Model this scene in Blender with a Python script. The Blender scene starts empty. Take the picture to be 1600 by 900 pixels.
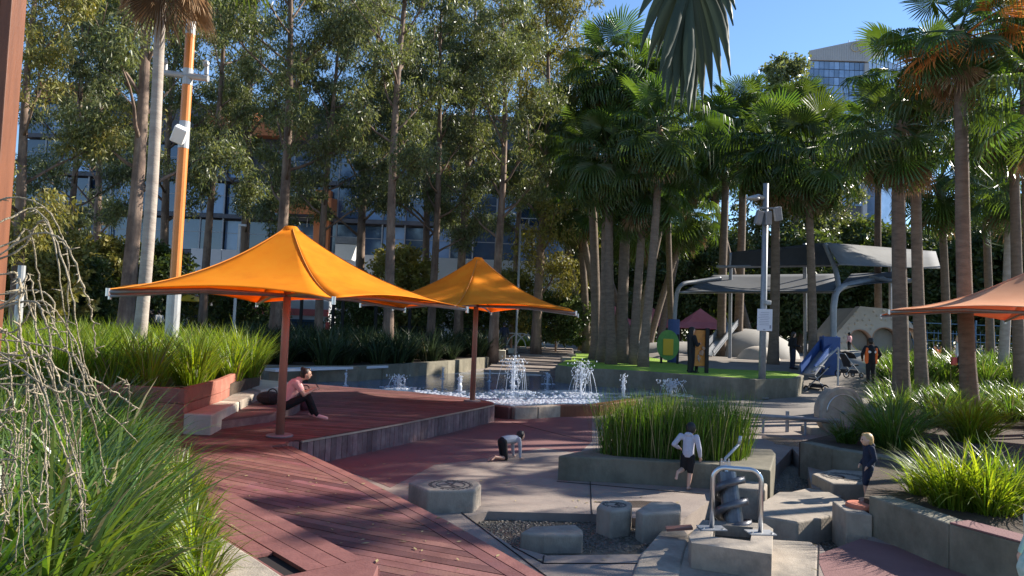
import bpy, bmesh, math, random
import numpy as np
from mathutils import Vector, Matrix, Euler
from mathutils.geometry import tessellate_polygon

random.seed(7); np.random.seed(7)
rnd, uni = random.random, random.uniform
sc = bpy.context.scene
col = sc.collection
PI = math.pi

# ------------------------------------------------------------------ camera
FPX, HCAM, PITCH, ROLL = 1155.0, 2.5, math.radians(3.0), math.radians(2.2)
_F = Vector((0, math.cos(PITCH), math.sin(PITCH)))
_U0 = Vector((0, -math.sin(PITCH), math.cos(PITCH)))
_R0 = Vector((1, 0, 0))
_R = _R0 * math.cos(ROLL) + _U0 * math.sin(ROLL)
_U = _U0 * math.cos(ROLL) - _R0 * math.sin(ROLL)
CAM = Vector((0, 0, HCAM))
cd = bpy.data.cameras.new('camera'); cam = bpy.data.objects.new('camera', cd); col.objects.link(cam)
cd.sensor_width = 36; cd.lens = 36 * FPX / 1600; cd.clip_start = 0.05; cd.clip_end = 6000
m3 = Matrix((_R, _U, -_F)).transposed()
cam.matrix_world = Matrix.Translation(CAM) @ m3.to_4x4()
sc.camera = cam

# ------------------------------------------------------------------ sky, sun, exposure
SUN_EL, SUN_AZ = math.radians(31), math.radians(67)      # azimuth clockwise from +Y
wd = bpy.data.worlds.new('World'); sc.world = wd; wd.use_nodes = True
nt = wd.node_tree; bgn = nt.nodes['Background']
sky = nt.nodes.new('ShaderNodeTexSky'); sky.sky_type = 'NISHITA'; sky.sun_disc = False
sky.sun_elevation = SUN_EL; sky.sun_rotation = SUN_AZ
sky.air_density = 1.0; sky.dust_density = 0.0; sky.ozone_density = 5.0
nt.links.new(sky.outputs[0], bgn.inputs[0]); bgn.inputs[1].default_value = 0.10
sd = bpy.data.lights.new('sun', 'SUN'); sun = bpy.data.objects.new('sun', sd); col.objects.link(sun)
sd.energy = 5.0; sd.angle = math.radians(0.55); sd.color = (1, 0.93, 0.82)
SUND = Vector((math.sin(SUN_AZ) * math.cos(SUN_EL), math.cos(SUN_AZ) * math.cos(SUN_EL), math.sin(SUN_EL)))
sun.rotation_euler = SUND.to_track_quat('Z', 'Y').to_euler(); sun.location = (30, 20, 40)
vs = sc.view_settings
vs.view_transform = 'Standard'; vs.look = 'None'; vs.gamma = 1; vs.exposure = 1.1; vs.use_curve_mapping = False
sc.cycles.max_bounces = 7; sc.cycles.transparent_max_bounces = 8
sc.cycles.diffuse_bounces = 3; sc.cycles.glossy_bounces = 3

# ------------------------------------------------------------------ points on the site, found from the photograph's sight lines
def ray(px, py): return _F + _R * ((px - 800) / FPX) + _U * ((450 - py) / FPX)
def G(px, py, z=0.0):
    d = ray(px, py); return CAM + d * ((z - HCAM) / d.z)
def Y(px, py, y):
    d = ray(px, py); return CAM + d * (y / d.y)
def GP(pts, z=0.0): return [G(a, b, z) for a, b in pts]
def V(*a): return Vector(a)

# ------------------------------------------------------------------ materials
MATS = {}
def pmat(name, c1, c2=None, scale=4.0, rough=.75, bump=0.0, bscale=None, rndv=0.0, metal=0.0, transl=0.0,
         spec=.4, island=0.0, stretch=None, detail=5, coord='Object', emit=None, c3=None, s3=.6, coat=0, hue=0.0, tcol=None):
    m = bpy.data.materials.new(name); m.use_nodes = True; n = m.node_tree.nodes; l = m.node_tree.links
    b = n['Principled BSDF']; b.inputs['Roughness'].default_value = rough; b.inputs['Metallic'].default_value = metal
    b.inputs['Specular IOR Level'].default_value = spec; b.inputs['Coat Weight'].default_value = coat
    src = None
    rgb = n.new('ShaderNodeRGB'); rgb.outputs[0].default_value = (*c1, 1); src = rgb.outputs[0]
    tc = n.new('ShaderNodeTexCoord'); vec = tc.outputs[coord]
    if coord == 'World':
        pass
    if stretch:
        mp = n.new('ShaderNodeMapping'); mp.inputs['Scale'].default_value = stretch
        l.new(vec, mp.inputs[0]); vec = mp.outputs[0]
    if c2 is not None:
        nz = n.new('ShaderNodeTexNoise'); nz.inputs['Scale'].default_value = scale; nz.inputs['Detail'].default_value = detail
        nz.inputs['Roughness'].default_value = .65
        l.new(vec, nz.inputs['Vector'])
        rp = n.new('ShaderNodeValToRGB'); rp.color_ramp.elements[0].position = .36; rp.color_ramp.elements[1].position = .66
        rp.color_ramp.elements[0].color = (*c1, 1); rp.color_ramp.elements[1].color = (*c2, 1)
        l.new(nz.outputs['Fac'], rp.inputs[0]); src = rp.outputs[0]
    if c3 is not None:
        nz = n.new('ShaderNodeTexNoise'); nz.inputs['Scale'].default_value = s3; nz.inputs['Detail'].default_value = 6
        nz.inputs['Roughness'].default_value = .7
        l.new(tc.outputs[coord], nz.inputs['Vector'])
        rp = n.new('ShaderNodeValToRGB'); rp.color_ramp.elements[0].position = .45; rp.color_ramp.elements[1].position = .7
        l.new(nz.outputs['Fac'], rp.inputs[0])
        mx = n.new('ShaderNodeMix'); mx.data_type = 'RGBA'; l.new(rp.outputs[0], mx.inputs[0])
        l.new(src, mx.inputs[6]); mx.inputs[7].default_value = (*c3, 1); src = mx.outputs[2]
    for kind, amt in (('o', rndv), ('i', island)):
        if amt:
            hs = n.new('ShaderNodeHueSaturation'); mr = n.new('ShaderNodeMapRange')
            mr.inputs[3].default_value = 1 - amt; mr.inputs[4].default_value = 1 + amt
            if kind == 'o': oi = n.new('ShaderNodeObjectInfo'); so = oi.outputs['Random']
            else: oi = n.new('ShaderNodeNewGeometry'); so = oi.outputs['Random Per Island']
            l.new(so, mr.inputs[0]); l.new(mr.outputs[0], hs.inputs['Value']); l.new(src, hs.inputs['Color'])
            if hue:
                m2 = n.new('ShaderNodeMapRange'); m2.inputs[3].default_value = .5 - hue; m2.inputs[4].default_value = .5 + hue
                mm = n.new('ShaderNodeMath'); mm.operation = 'MULTIPLY'; mm.inputs[1].default_value = 7.31
                fr = n.new('ShaderNodeMath'); fr.operation = 'FRACT'
                l.new(so, mm.inputs[0]); l.new(mm.outputs[0], fr.inputs[0]); l.new(fr.outputs[0], m2.inputs[0]); l.new(m2.outputs[0], hs.inputs['Hue'])
            src = hs.outputs[0]
    l.new(src, b.inputs['Base Color'])
    if bump:
        nb = n.new('ShaderNodeTexNoise'); nb.inputs['Scale'].default_value = bscale or scale * 6; nb.inputs['Detail'].default_value = 6
        l.new(vec, nb.inputs['Vector']); bp = n.new('ShaderNodeBump'); bp.inputs['Strength'].default_value = bump; bp.inputs['Distance'].default_value = .02
        l.new(nb.outputs['Fac'], bp.inputs['Height']); l.new(bp.outputs[0], b.inputs['Normal'])
    if transl:
        tr = n.new('ShaderNodeBsdfTranslucent'); ms = n.new('ShaderNodeMixShader'); ms.inputs[0].default_value = transl
        if tcol:
            mx = n.new('ShaderNodeMix'); mx.data_type = 'RGBA'; mx.blend_type = 'MULTIPLY'; mx.inputs[0].default_value = 1
            l.new(src, mx.inputs[6]); mx.inputs[7].default_value = (*tcol, 1); mx.clamp_result = False; l.new(mx.outputs[2], tr.inputs[0])
        else: l.new(src, tr.inputs[0])
        l.new(b.outputs[0], ms.inputs[1]); l.new(tr.outputs[0], ms.inputs[2])
        l.new(ms.outputs[0], n['Material Output'].inputs[0])
    if emit: b.inputs['Emission Color'].default_value = (*emit, 1); b.inputs['Emission Strength'].default_value = 1
    MATS[name] = m; return m

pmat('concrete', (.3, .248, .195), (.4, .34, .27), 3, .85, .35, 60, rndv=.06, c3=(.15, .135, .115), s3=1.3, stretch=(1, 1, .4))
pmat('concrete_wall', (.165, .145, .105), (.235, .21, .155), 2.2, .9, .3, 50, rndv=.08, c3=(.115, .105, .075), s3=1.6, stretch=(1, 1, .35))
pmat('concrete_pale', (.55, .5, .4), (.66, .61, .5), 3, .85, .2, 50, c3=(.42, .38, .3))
pmat('paving', (.25, .2, .168), (.33, .268, .222), 1.6, .85, .45, 110, c3=(.17, .14, .13), s3=.5, coord='Object')
pmat('paving_red', (.18, .085, .08), (.25, .125, .115), 1.4, .85, .4, 110, c3=(.17, .08, .08), s3=.7)
pmat('paving_far', (.19, .165, .145), (.25, .22, .19), .5, .9, .2, 30)
pmat('soil', (.05, .035, .025), (.09, .06, .04), 6, .95, .6, 40)
pmat('mulch', (.12, .06, .04), (.2, .11, .07), 8, .95, .6, 60)
pmat('timber', (.13, .052, .046), (.205, .09, .078), 3.0, .62, .25, 40, rndv=.4, stretch=(1, 1, 1), hue=.015, c3=(.17, .075, .075), s3=2.5)
pmat('timber_red', (.165, .066, .057), (.24, .104, .09), 3, .6, .25, 40, rndv=.2, c3=(.15, .06, .055), s3=2)  # deck timber lightened to carry dappled sun on the platform
pmat('sleeper_red', (.33, .115, .08), (.42, .17, .12), 3, .65, .25, 40, rndv=.15, c3=(.25, .09, .06), s3=2)
pmat('steel_dark', (.1, .1, .11), (.16, .16, .17), 6, .38, .1, 30, metal=.6)
pmat('sail_mid', (.12, .125, .135), (.145, .15, .16), 1, .8, transl=.2)
pmat('timber_grey', (.15, .085, .085), (.24, .14, .135), 4, .75, .3, 40, rndv=.35, c3=(.3, .2, .18), s3=3)
pmat('timber_dark', (.13, .045, .02), (.2, .07, .03), 2, .55, .2, 30, stretch=(6, 6, .6))
pmat('gap', (.015, .01, .01), rough=.95)  # near-black: joint colour, and painted shade beneath the boards
pmat('turf', (.2, .33, .03), (.28, .42, .05), 5, .9, .6, 140, rndv=.05)
pmat('water', (.07, .12, .21), (.11, .17, .28), 1.2, .12, .6, 5, spec=.6, stretch=(1, .5, 1))
pmat('stream', (.07, .06, .045), (.14, .12, .09), 9, .12, .9, 35, spec=.7, c3=(.045, .04, .03), s3=5)
pmat('foam', (.8, .84, .9), rough=.15, transl=.5, spec=.6)
pmat('gravel', (.1, .085, .07), (.2, .175, .145), 30, .35, .8, 90)
pmat('hedge_dark', (.025, .042, .016), (.045, .07, .025), 2.5, .5, island=.45, hue=.02, transl=.25, spec=.3)  # darkened in place of shade falling on the bed
pmat('steel', (.55, .55, .55), (.65, .65, .65), 8, .3, .05, 60, metal=1.0)
pmat('galv', (.24, .25, .27), (.31, .32, .34), 5, .5, .05, 40, metal=.35)
pmat('galv_light', (.38, .38, .38), (.45, .45, .45), 5, .45, metal=.3)
pmat('black', (.012, .012, .014), rough=.6)
pmat('dark_fabric', (.02, .02, .025), (.03, .03, .035), 20, .9, .2, 60)
pmat('pole_brown', (.28, .12, .085), (.34, .155, .11), 3, .45, spec=.5)
pmat('pole_orange', (.62, .2, .035), (.68, .24, .05), 3, .4, spec=.5)
pmat('paint_white', (.78, .77, .74), (.82, .81, .79), 4, .45)
pmat('canvas', (.95, .37, .014), (.98, .43, .024), 1.5, .7, .1, 200, transl=.5, spec=.2, tcol=(1.1, .9, .6), c3=(.84, .28, .012), s3=.9)
pmat('canvas_faded', (.82, .41, .22), (.88, .48, .27), 1.5, .7, .1, 200, transl=.3, spec=.2, tcol=(1.1, .5, .22))  # salmon tint puts haze, dappled shade and sun into the canvas colour
pmat('seam', (.62, .2, .01), rough=.7)
pmat('leaf_gum', (.125, .145, .06), (.19, .2, .095), .5, .4, island=.5, hue=.025, transl=.38, spec=.4, tcol=(1.35, 1.4, .65))
pmat('leaf_gum_dark', (.08, .105, .05), (.13, .15, .075), .5, .4, island=.5, hue=.025, transl=.34, spec=.5, tcol=(1.4, 1.4, .6))
pmat('leaf_bush', (.06, .09, .028), (.11, .14, .045), .8, .45, island=.4, hue=.02, transl=.28, spec=.4, tcol=(1.5, 1.5, .5))
pmat('leaf_yellow', (.19, .19, .05), (.26, .235, .07), .8, .5, island=.35, hue=.02, transl=.3, tcol=(1.4, 1.3, .5))  # yellow leaf; on the gums it stands in for sunlit foliage
pmat('blade', (.125, .19, .02), (.19, .255, .03), 2.5, .4, island=.45, hue=.025, transl=.5, spec=.5, tcol=(1.9, 1.75, .5))  # lit copy of the strappy leaf, sunlight put into the colour
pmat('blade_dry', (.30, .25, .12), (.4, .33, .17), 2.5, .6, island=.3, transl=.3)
pmat('blade_dark', (.07, .125, .026), (.115, .175, .036), 2.5, .3, island=.45, hue=.03, transl=.42, spec=.5, tcol=(1.6, 1.6, .5))  # shaded copy of the same leaf, shade put into the colour
pmat('reed', (.07, .13, .022), (.11, .175, .03), 2, .5, island=.45, hue=.025, transl=.46, tcol=(1.8, 1.8, .45))
pmat('frond', (.05, .088, .026), (.082, .128, .038), 1.5, .36, rndv=.35, hue=.02, transl=.38, spec=.55, tcol=(1.9, 1.9, .5))
pmat('frond_dead', (.28, .17, .085), (.38, .24, .13), 3, .8, rndv=.3, transl=.25)
pmat('frond_rust', (.68, .24, .05), (.75, .32, .08), 3, .8, rndv=.2, transl=.4)
pmat('frond_near', (.045, .065, .04), (.06, .08, .045), 4, .55, rndv=.2, transl=.12, spec=.3)
pmat('trunk_palm', (.13, .095, .07), (.21, .155, .115), 3, .9, .8, 14, rndv=.15, stretch=(1, 1, 3.2))
pmat('trunk_palm_pale', (.3, .25, .21), (.42, .36, .3), 2, .85, .5, 9, stretch=(1, 1, 3))
pmat('bark_gum', (.15, .095, .07), (.32, .23, .17), 1.6, .85, .5, 14, rndv=.2, stretch=(2.2, 2.2, .4), c3=(.075, .05, .04), s3=1.2)
pmat('twig', (.28, .23, .15), (.42, .36, .26), 30, .9, 1.0, 110, rndv=.15)
pmat('glass_blue', (.022, .045, .085), (.04, .075, .14), .3, .06, rndv=.6, spec=1.0)  # blue of both glass tones stands in for reflected sky
pmat('glass_sky', (.16, .27, .45), (.24, .37, .58), .3, .1, rndv=.35, spec=.8)
pmat('facade_grey', (.07, .075, .09), (.1, .105, .12), 1, .7)
pmat('facade_orange', (.42, .13, .04), (.5, .17, .06), 1, .6, rndv=.15)
pmat('facade_white', (.5, .52, .55), (.58, .6, .63), .3, .6)
pmat('tower_grey', (.36, .37, .38), (.4, .41, .42), .2, .6)
pmat('tent_red', (.72, .2, .2), (.76, .25, .25), 1, .7, transl=.3)
pmat('sail_dark', (.055, .06, .068), (.07, .075, .085), 1, .8, transl=.12)
pmat('sail_light', (.26, .26, .26), (.31, .31, .31), 1, .8, transl=.3)
pmat('climb', (.5, .44, .38), (.58, .52, .45), 1.5, .8, .2, 20)
pmat('climb_in', (.42, .25, .18), (.46, .29, .21), 2, .8)
pmat('mound', (.3, .28, .25), (.36, .34, .31), .6, .8, .2, 14)
pmat('blue_paint', (.03, .07, .22), (.04, .09, .27), 3, .4)
pmat('net_blue', (.06, .14, .24), (.08, .18, .3), 3, .5)
pmat('panel_orange', (.62, .24, .05), (.7, .3, .07), 8, .5, c3=(.35, .1, .05), s3=4)
pmat('panel_green', (.1, .28, .06), (.15, .34, .08), 5, .5)
pmat('yellow', (.72, .45, .03), rough=.5)
pmat('skin', (.58, .34, .24), (.63, .38, .275), 12, .5, spec=.35)
pmat('skin_dark', (.2, .11, .075), rough=.5)
pmat('hair_black', (.012, .009, .008), (.025, .018, .016), 40, .4, .4, 90)
pmat('hair_blond', (.5, .3, .12), (.62, .4, .17), 30, .45, .4, 90)
pmat('cloth_grey', (.36, .37, .41), (.42, .43, .47), 12, .9, .35, 30)
pmat('cloth_lilac', (.43, .42, .5), (.49, .48, .56), 12, .9, .35, 30)
pmat('cloth_navy', (.012, .018, .04), (.018, .026, .055), 12, .85, .35, 30)
pmat('cloth_black', (.01, .01, .013), rough=.85)
pmat('cloth_pink', (.72, .36, .35), (.78, .42, .41), 12, .85, .35, 30)
pmat('cloth_mint', (.32, .52, .45), (.5, .62, .55), 18, .85, .35, 30)
pmat('cloth_white', (.75, .73, .71), rough=.85)
pmat('cloth_vest', (.85, .16, .03), rough=.7)
pmat('cloth_red', (.6, .1, .08), rough=.8)
pmat('cloth_blue', (.25, .4, .6), rough=.8)
pmat('cloth_maroon', (.07, .025, .04), (.09, .035, .05), 12, .85)
pmat('shoe_pink', (.72, .42, .4), rough=.6)
pmat('sign_white', (.72, .72, .78), rough=.4)
pmat('sign_ink', (.3, .3, .38), rough=.6)
pmat('inlay', (.075, .065, .06), (.11, .095, .085), 12, .8)
pmat('terra', (.55, .17, .1), (.6, .2, .12), 8, .7)
pmat('gold', (.55, .47, .3), rough=.4, metal=.3)
pmat('car_paint', (.05, .05, .06), rough=.3, rndv=.5, coat=.5)
pmat('ground_far', (.12, .12, .08), (.18, .16, .12), .1, .95)

# ------------------------------------------------------------------ mesh builder
WL = {}          # world position of every object's origin (for children built in world coordinates)
class MB:
    def __init__(s): s.v = []; s.f = []; s.mi = []; s.cur = 0
    def add(s, vs, fs):
        o = len(s.v); s.v += [tuple(v) for v in vs]; s.f += [tuple(i + o for i in f) for f in fs]; s.mi += [s.cur] * len(fs); return s
    def box(s, c, size, rz=0.0, rx=0.0, ry=0.0, taper=1.0):
        M = Euler((rx, ry, rz)).to_matrix(); c = Vector(c); hx, hy, hz = [q / 2 for q in size]; vs = []
        for z in (-hz, hz):
            k = taper if z > 0 else 1
            for x, y in ((-hx, -hy), (hx, -hy), (hx, hy), (-hx, hy)): vs.append(c + M @ Vector((x * k, y * k, z)))
        return s.add(vs, [(3, 2, 1, 0), (4, 5, 6, 7), (0, 1, 5, 4), (1, 2, 6, 5), (2, 3, 7, 6), (3, 0, 4, 7)])
    def beam(s, a, b, w, h, up=(0, 0, 1)):
        a, b = Vector(a), Vector(b); d = (b - a); L = d.length; d.normalize(); u = Vector(up)
        if abs(d.dot(u)) > .98: u = Vector((1, 0, 0))
        r = d.cross(u).normalized(); u = r.cross(d)
        vs = []
        for p in (a, b):
            for i, j in ((-1, -1), (1, -1), (1, 1), (-1, 1)): vs.append(p + r * (i * w / 2) + u * (j * h / 2))
        return s.add(vs, [(3, 2, 1, 0), (4, 5, 6, 7), (0, 1, 5, 4), (1, 2, 6, 5), (2, 3, 7, 6), (3, 0, 4, 7)])
    def prism(s, poly, z0, z1, holes=()):
        ps = [[(p[0], p[1]) for p in poly]] + [[(p[0], p[1]) for p in h] for h in holes]
        def area(q): return sum(q[i - 1][0] * q[i][1] - q[i][0] * q[i - 1][1] for i in range(len(q)))
        ps = [q if (area(q) > 0) == (k == 0) else q[::-1] for k, q in enumerate(ps)]
        tri = tessellate_polygon([[Vector((x, y, 0)) for x, y in q] for q in ps])
        flat = [p for q in ps for p in q]; n = len(flat)
        zt = z1 if callable(z1) else (lambda x, y: z1)
        vs = [(x, y, z0) for x, y in flat] + [(x, y, zt(x, y)) for x, y in flat]; fs = []
        if len(ps) == 1 and not callable(z1): fs += [tuple(range(n - 1, -1, -1)), tuple(range(n, 2 * n))]
        else:
            for a, b, c in tri:
                A, B, Cc = flat[a], flat[b], flat[c]
                if (B[0] - A[0]) * (Cc[1] - A[1]) - (B[1] - A[1]) * (Cc[0] - A[0]) < 0: b, c = c, b
                fs += [(c, b, a), (a + n, b + n, c + n)]
        o = 0
        for q in ps:
            k = len(q)
            for i in range(k): j = (i + 1) % k; fs.append((o + i, o + j, o + j + n, o + i + n))
            o += k
        return s.add(vs, fs)
    def tube(s, path, rad, n=8, caps=True):
        path = [Vector(p) for p in path]; k = len(path)
        if not hasattr(rad, '__len__'): rad = [rad] * k
        vs = []; fs = []; pr = None
        for i, p in enumerate(path):
            d = (path[min(i + 1, k - 1)] - path[max(i - 1, 0)]).normalized()
            if pr is None: pr = d.orthogonal().normalized()
            else:
                pr = pr - d * pr.dot(d)
                pr = pr.normalized() if pr.length > 1e-6 else d.orthogonal().normalized()
            q = d.cross(pr)
            for j in range(n): a = 2 * PI * j / n; vs.append(p + (pr * math.cos(a) + q * math.sin(a)) * rad[i])
        for i in range(k - 1):
            for j in range(n): j2 = (j + 1) % n; fs.append((i * n + j, i * n + j2, (i + 1) * n + j2, (i + 1) * n + j))
        if caps: fs += [tuple(range(n - 1, -1, -1)), tuple(range((k - 1) * n, k * n))]
        return s.add(vs, fs)
    def cyl(s, a, b, r, n=12, r2=None): return s.tube([a, b], [r, r if r2 is None else r2], n)
    def lathe(s, prof, c=(0, 0, 0), n=16):
        c = Vector(c); vs = []; fs = []; k = len(prof)
        for r, z in prof:
            for j in range(n): a = 2 * PI * j / n; vs.append(c + Vector((r * math.cos(a), r * math.sin(a), z)))
        for i in range(k - 1):
            for j in range(n): j2 = (j + 1) % n; fs.append((i * n + j, i * n + j2, (i + 1) * n + j2, (i + 1) * n + j))
        return s.add(vs, fs)
    def ball(s, c, r, n=8, sq=(1, 1, 1)):
        c = Vector(c); vs = []; fs = []; m = max(4, n // 2 + 1)
        for i in range(1, m):
            t = PI * i / m
            for j in range(n): a = 2 * PI * j / n; vs.append(c + Vector((r * sq[0] * math.sin(t) * math.cos(a), r * sq[1] * math.sin(t) * math.sin(a), r * sq[2] * math.cos(t))))
        vs += [c + Vector((0, 0, r * sq[2])), c - Vector((0, 0, r * sq[2]))]; T = len(vs) - 2
        for i in range(m - 2):
            for j in range(n): j2 = (j + 1) % n; fs.append((i * n + j, (i + 1) * n + j, (i + 1) * n + j2, i * n + j2))
        for j in range(n): j2 = (j + 1) % n; fs += [(T, j, j2), (T + 1, (m - 2) * n + j2, (m - 2) * n + j)]
        return s.add(vs, fs)
    def ring(s, c, R, r, axis=(0, 0, 1), n=24, k=6, a0=0, a1=2 * PI):
        ax = Vector(axis).normalized(); u = ax.orthogonal().normalized() if abs(ax.z) > .9 else Vector((0, 0, 1)).cross(ax).normalized(); w = ax.cross(u); c = Vector(c)
        full = abs(a1 - a0 - 2 * PI) < 1e-6
        return s.tube([c + (u * math.cos(a0 + (a1 - a0) * i / n) + w * math.sin(a0 + (a1 - a0) * i / n)) * R for i in range(n + 1)], r, k, not full)
    def build(s, name, mat, parent=None, local=False, smooth=False, bevel=0, seg=2, solid=0, org=None, sub=0):
        me = bpy.data.meshes.new(name)
        if not local:
            if parent is not None: o0 = WL[parent.name]
            elif org is not None: o0 = Vector(org)
            else:
                xs = [v[0] for v in s.v]; ys = [v[1] for v in s.v]; zs = [v[2] for v in s.v]
                o0 = Vector(((min(xs) + max(xs)) / 2, (min(ys) + max(ys)) / 2, min(zs)))
            vv = [(v[0] - o0.x, v[1] - o0.y, v[2] - o0.z) for v in s.v]
        else: vv = s.v; o0 = Vector()
        me.from_pydata(vv, [], s.f)
        for q in (mat if isinstance(mat, (list, tuple)) else [mat]): me.materials.append(MATS[q])
        if max(s.mi, default=0): me.polygons.foreach_set('material_index', s.mi)
        if smooth: me.polygons.foreach_set('use_smooth', [True] * len(me.polygons))
        me.update()
        o = link(name, me, parent)
        if parent is None: o.location = o0
        WL[o.name] = o0.copy()
        if bevel: b = o.modifiers.new('bevel', 'BEVEL'); b.width = bevel; b.segments = seg; b.limit_method = 'ANGLE'; b.angle_limit = .6
        if solid: b = o.modifiers.new('solid', 'SOLIDIFY'); b.thickness = solid; b.offset = 0
        if sub: b = o.modifiers.new('sub', 'SUBSURF'); b.levels = sub; b.render_levels = sub
        return o
def link(name, me, parent=None):
    o = bpy.data.objects.new(name, me); col.objects.link(o)
    if parent is not None: o.parent = parent
    return o
def tag(o, label, cat=None, group=None, kind=None):
    if label: o['label'] = label
    if cat: o['category'] = cat
    if group: o['group'] = group
    if kind: o['kind'] = kind
    return o
def thing(name, label, cat, loc=(0, 0, 0), group=None, rz=0):
    o = bpy.data.objects.new(name, None); col.objects.link(o); o.location = loc; o.rotation_euler.z = rz
    o.empty_display_size = .2; WL[o.name] = Vector(loc)
    return tag(o, label, cat, group)
def struct(o, label=None): o['kind'] = 'structure'; return tag(o, label)
def copy_tree(o, parent=None):
    c = o.copy(); col.objects.link(c); c.parent = parent; WL[c.name] = WL.get(o.name, Vector())
    for ch in o.children: copy_tree(ch, c)
    return c
def np_mesh(name, verts, faces, mats, mi=None, smooth=False):
    me = bpy.data.meshes.new(name); nv = len(verts); k = faces.shape[1]; nf = len(faces)
    me.vertices.add(nv); me.vertices.foreach_set('co', verts.astype(np.float32).ravel())
    me.loops.add(nf * k); me.loops.foreach_set('vertex_index', faces.astype(np.int32).ravel())
    me.polygons.add(nf); me.polygons.foreach_set('loop_start', np.arange(0, nf * k, k, dtype=np.int32))
    me.polygons.foreach_set('loop_total', np.full(nf, k, dtype=np.int32))
    for q in mats: me.materials.append(MATS[q])
    if mi is not None: me.polygons.foreach_set('material_index', mi.astype(np.int32))
    if smooth: me.polygons.foreach_set('use_smooth', np.ones(nf, dtype=bool))
    me.update(); me.validate(); return me
def lerp(a, b, t): return a + (b - a) * t
def inpoly(x, y, P):
    r = False; n = len(P)
    for i in range(n):
        a, b = P[i], P[i - 1]
        if (a[1] > y) != (b[1] > y) and x < (b[0] - a[0]) * (y - a[1]) / (b[1] - a[1]) + a[0]: r = not r
    return r
def clip_half(poly, n, d):           # keep n.p <= d
    out = []
    for i in range(len(poly)):
        a, b = poly[i - 1], poly[i]; da = n[0] * a[0] + n[1] * a[1] - d; db = n[0] * b[0] + n[1] * b[1] - d
        if (da <= 0) != (db <= 0):
            t = da / (da - db); out.append((a[0] + (b[0] - a[0]) * t, a[1] + (b[1] - a[1]) * t))
        if db <= 0: out.append((b[0], b[1]))
    return out
# ================================================================== ground
def sst(a, b, x): t = min(1, max(0, (x - a) / (b - a))); return t * t * (3 - 2 * t)
POOL = GP([(398, 607), (486, 605), (640, 617), (700, 624), (765, 632), (800, 635), (860, 632), (930, 631), (1000, 620), (1075, 613),
           (1070, 609), (1000, 603), (930, 597), (872, 588), (800, 579), (765, 579), (640, 588), (560, 594), (410, 594)], .3)
PXY = [(p.x, p.y) for p in POOL]
def terr(x, y):
    z = -.35 + .55 * sst(20.5, 24, y) + .1 * sst(24, 28, y)
    k = sst(6, 9.5, x); z += .9 * k * sst(29.5, 34, y) + .7 * (1 - k) * sst(46, 58, y)
    if y > 21 and y < 41 and (inpoly(x, y, PXY) or inpoly(x, y - .7, PXY) or inpoly(x, y + .7, PXY)): z = min(z, .12)
    return z
def axis_pts(lo, hi, fine, far):
    a = list(np.arange(lo, hi + .01, fine)); o = a[-1]; s = fine
    pos = []
    while o < far: s *= 1.6; o += s; pos.append(o)
    o = a[0]; s = fine; neg = []
    while o > -far: s *= 1.6; o -= s; neg.append(o)
    return neg[::-1] + a + pos
xs = axis_pts(-40, 40, .8, 2500); ys = axis_pts(0, 70, .6, 2500)
vv = np.array([(x, y, terr(x, y) if abs(x) < 60 and -5 < y < 90 else (1.0 if y > 0 else -.35)) for y in ys for x in xs])
nx = len(xs); ii = np.array([(j * nx + i, j * nx + i + 1, (j + 1) * nx + i + 1, (j + 1) * nx + i) for j in range(len(ys) - 1) for i in range(nx - 1)])
struct(link('ground', np_mesh('ground', vv, ii, ['paving_far'], smooth=True)))

# water of the splash pool
m = MB(); m.prism(POOL, .2, .3); struct(m.build('pool_water', 'water'))

# play floor with a sunk stream bed
BED = GP([(730, 808), (762, 799), (925, 803), (1060, 816), (1130, 768), (1200, 741), (1238, 700), (1262, 728), (1268, 762), (1352, 770), (1356, 842),
          (1300, 876), (1282, 852), (1205, 846), (1075, 846), (1035, 838), (1000, 866), (855, 868), (800, 853), (748, 820)], 0)
FLOOR = [(-3.0, 3.0), (9.5, 3.0), (12, 14), (13, 23.5), (2, 23.8), (-1.0, 23.4), (-6, 23), (-6, 11)]
m = MB(); m.prism(FLOOR, -.34, 0, [[(p.x, p.y) for p in BED]]); struct(m.build('play_floor', 'paving'))
m = MB(); m.prism([(-2, 6), (2.3, 6), (2.3, 16), (-2, 16)], -.345, -.11); struct(m.build('stream_bed', 'stream'))
m = MB(); m.prism([(2.3, 6), (9, 6), (9, 16), (2.3, 16)], -.345, -.26); struct(m.build('stream_bed', 'stream'))
red = GP([(480, 726), (640, 688), (772, 657), (790, 642), (925, 638), (925, 690), (905, 708), (850, 700), (760, 716), (680, 726), (610, 762), (560, 742)], 0)
m = MB(); m.prism(red, -.01, .004); struct(m.build('red_paving', 'paving_red'))
red2 = GP([(1290, 905), (1275, 868), (1345, 842), (1420, 858), (1590, 899), (1590, 960), (1290, 960)], 0)
m = MB(); m.prism(red2, -.01, .004); struct(m.build('red_paving', 'paving_red'))
# joints cut in the paving
for pts in ([(925, 803), (922, 752)], [(800, 853), (850, 880), (1000, 880), (1010, 905)], [(850, 868), (848, 880)], [(1280, 850), (1278, 905)], [(680, 770), (860, 905)], [(920, 690), (800, 660)], [(870, 752), (1100, 772)]):
    m = MB(); q = GP(pts, .006)
    for a, b in zip(q, q[1:]): m.beam(a, b, .014, .006)
    struct(m.build('paving_joint', 'gap'))
# kerb of the pool
kp = [G(a, b, .3) for a, b in [(772, 634), (800, 637), (835, 636), (870, 634), (930, 633), (990, 624), (1060, 616)]]
for i, (a, b) in enumerate(zip(kp, kp[1:])):
    m = MB(); m.beam(a - Vector((0, 0, .17)), b - Vector((0, 0, .17)), .34, .38); struct(m.build('pool_kerb', ['timber_red', 'concrete', 'concrete', 'timber_dark', 'timber_dark', 'concrete'][i], bevel=.02))

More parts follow.
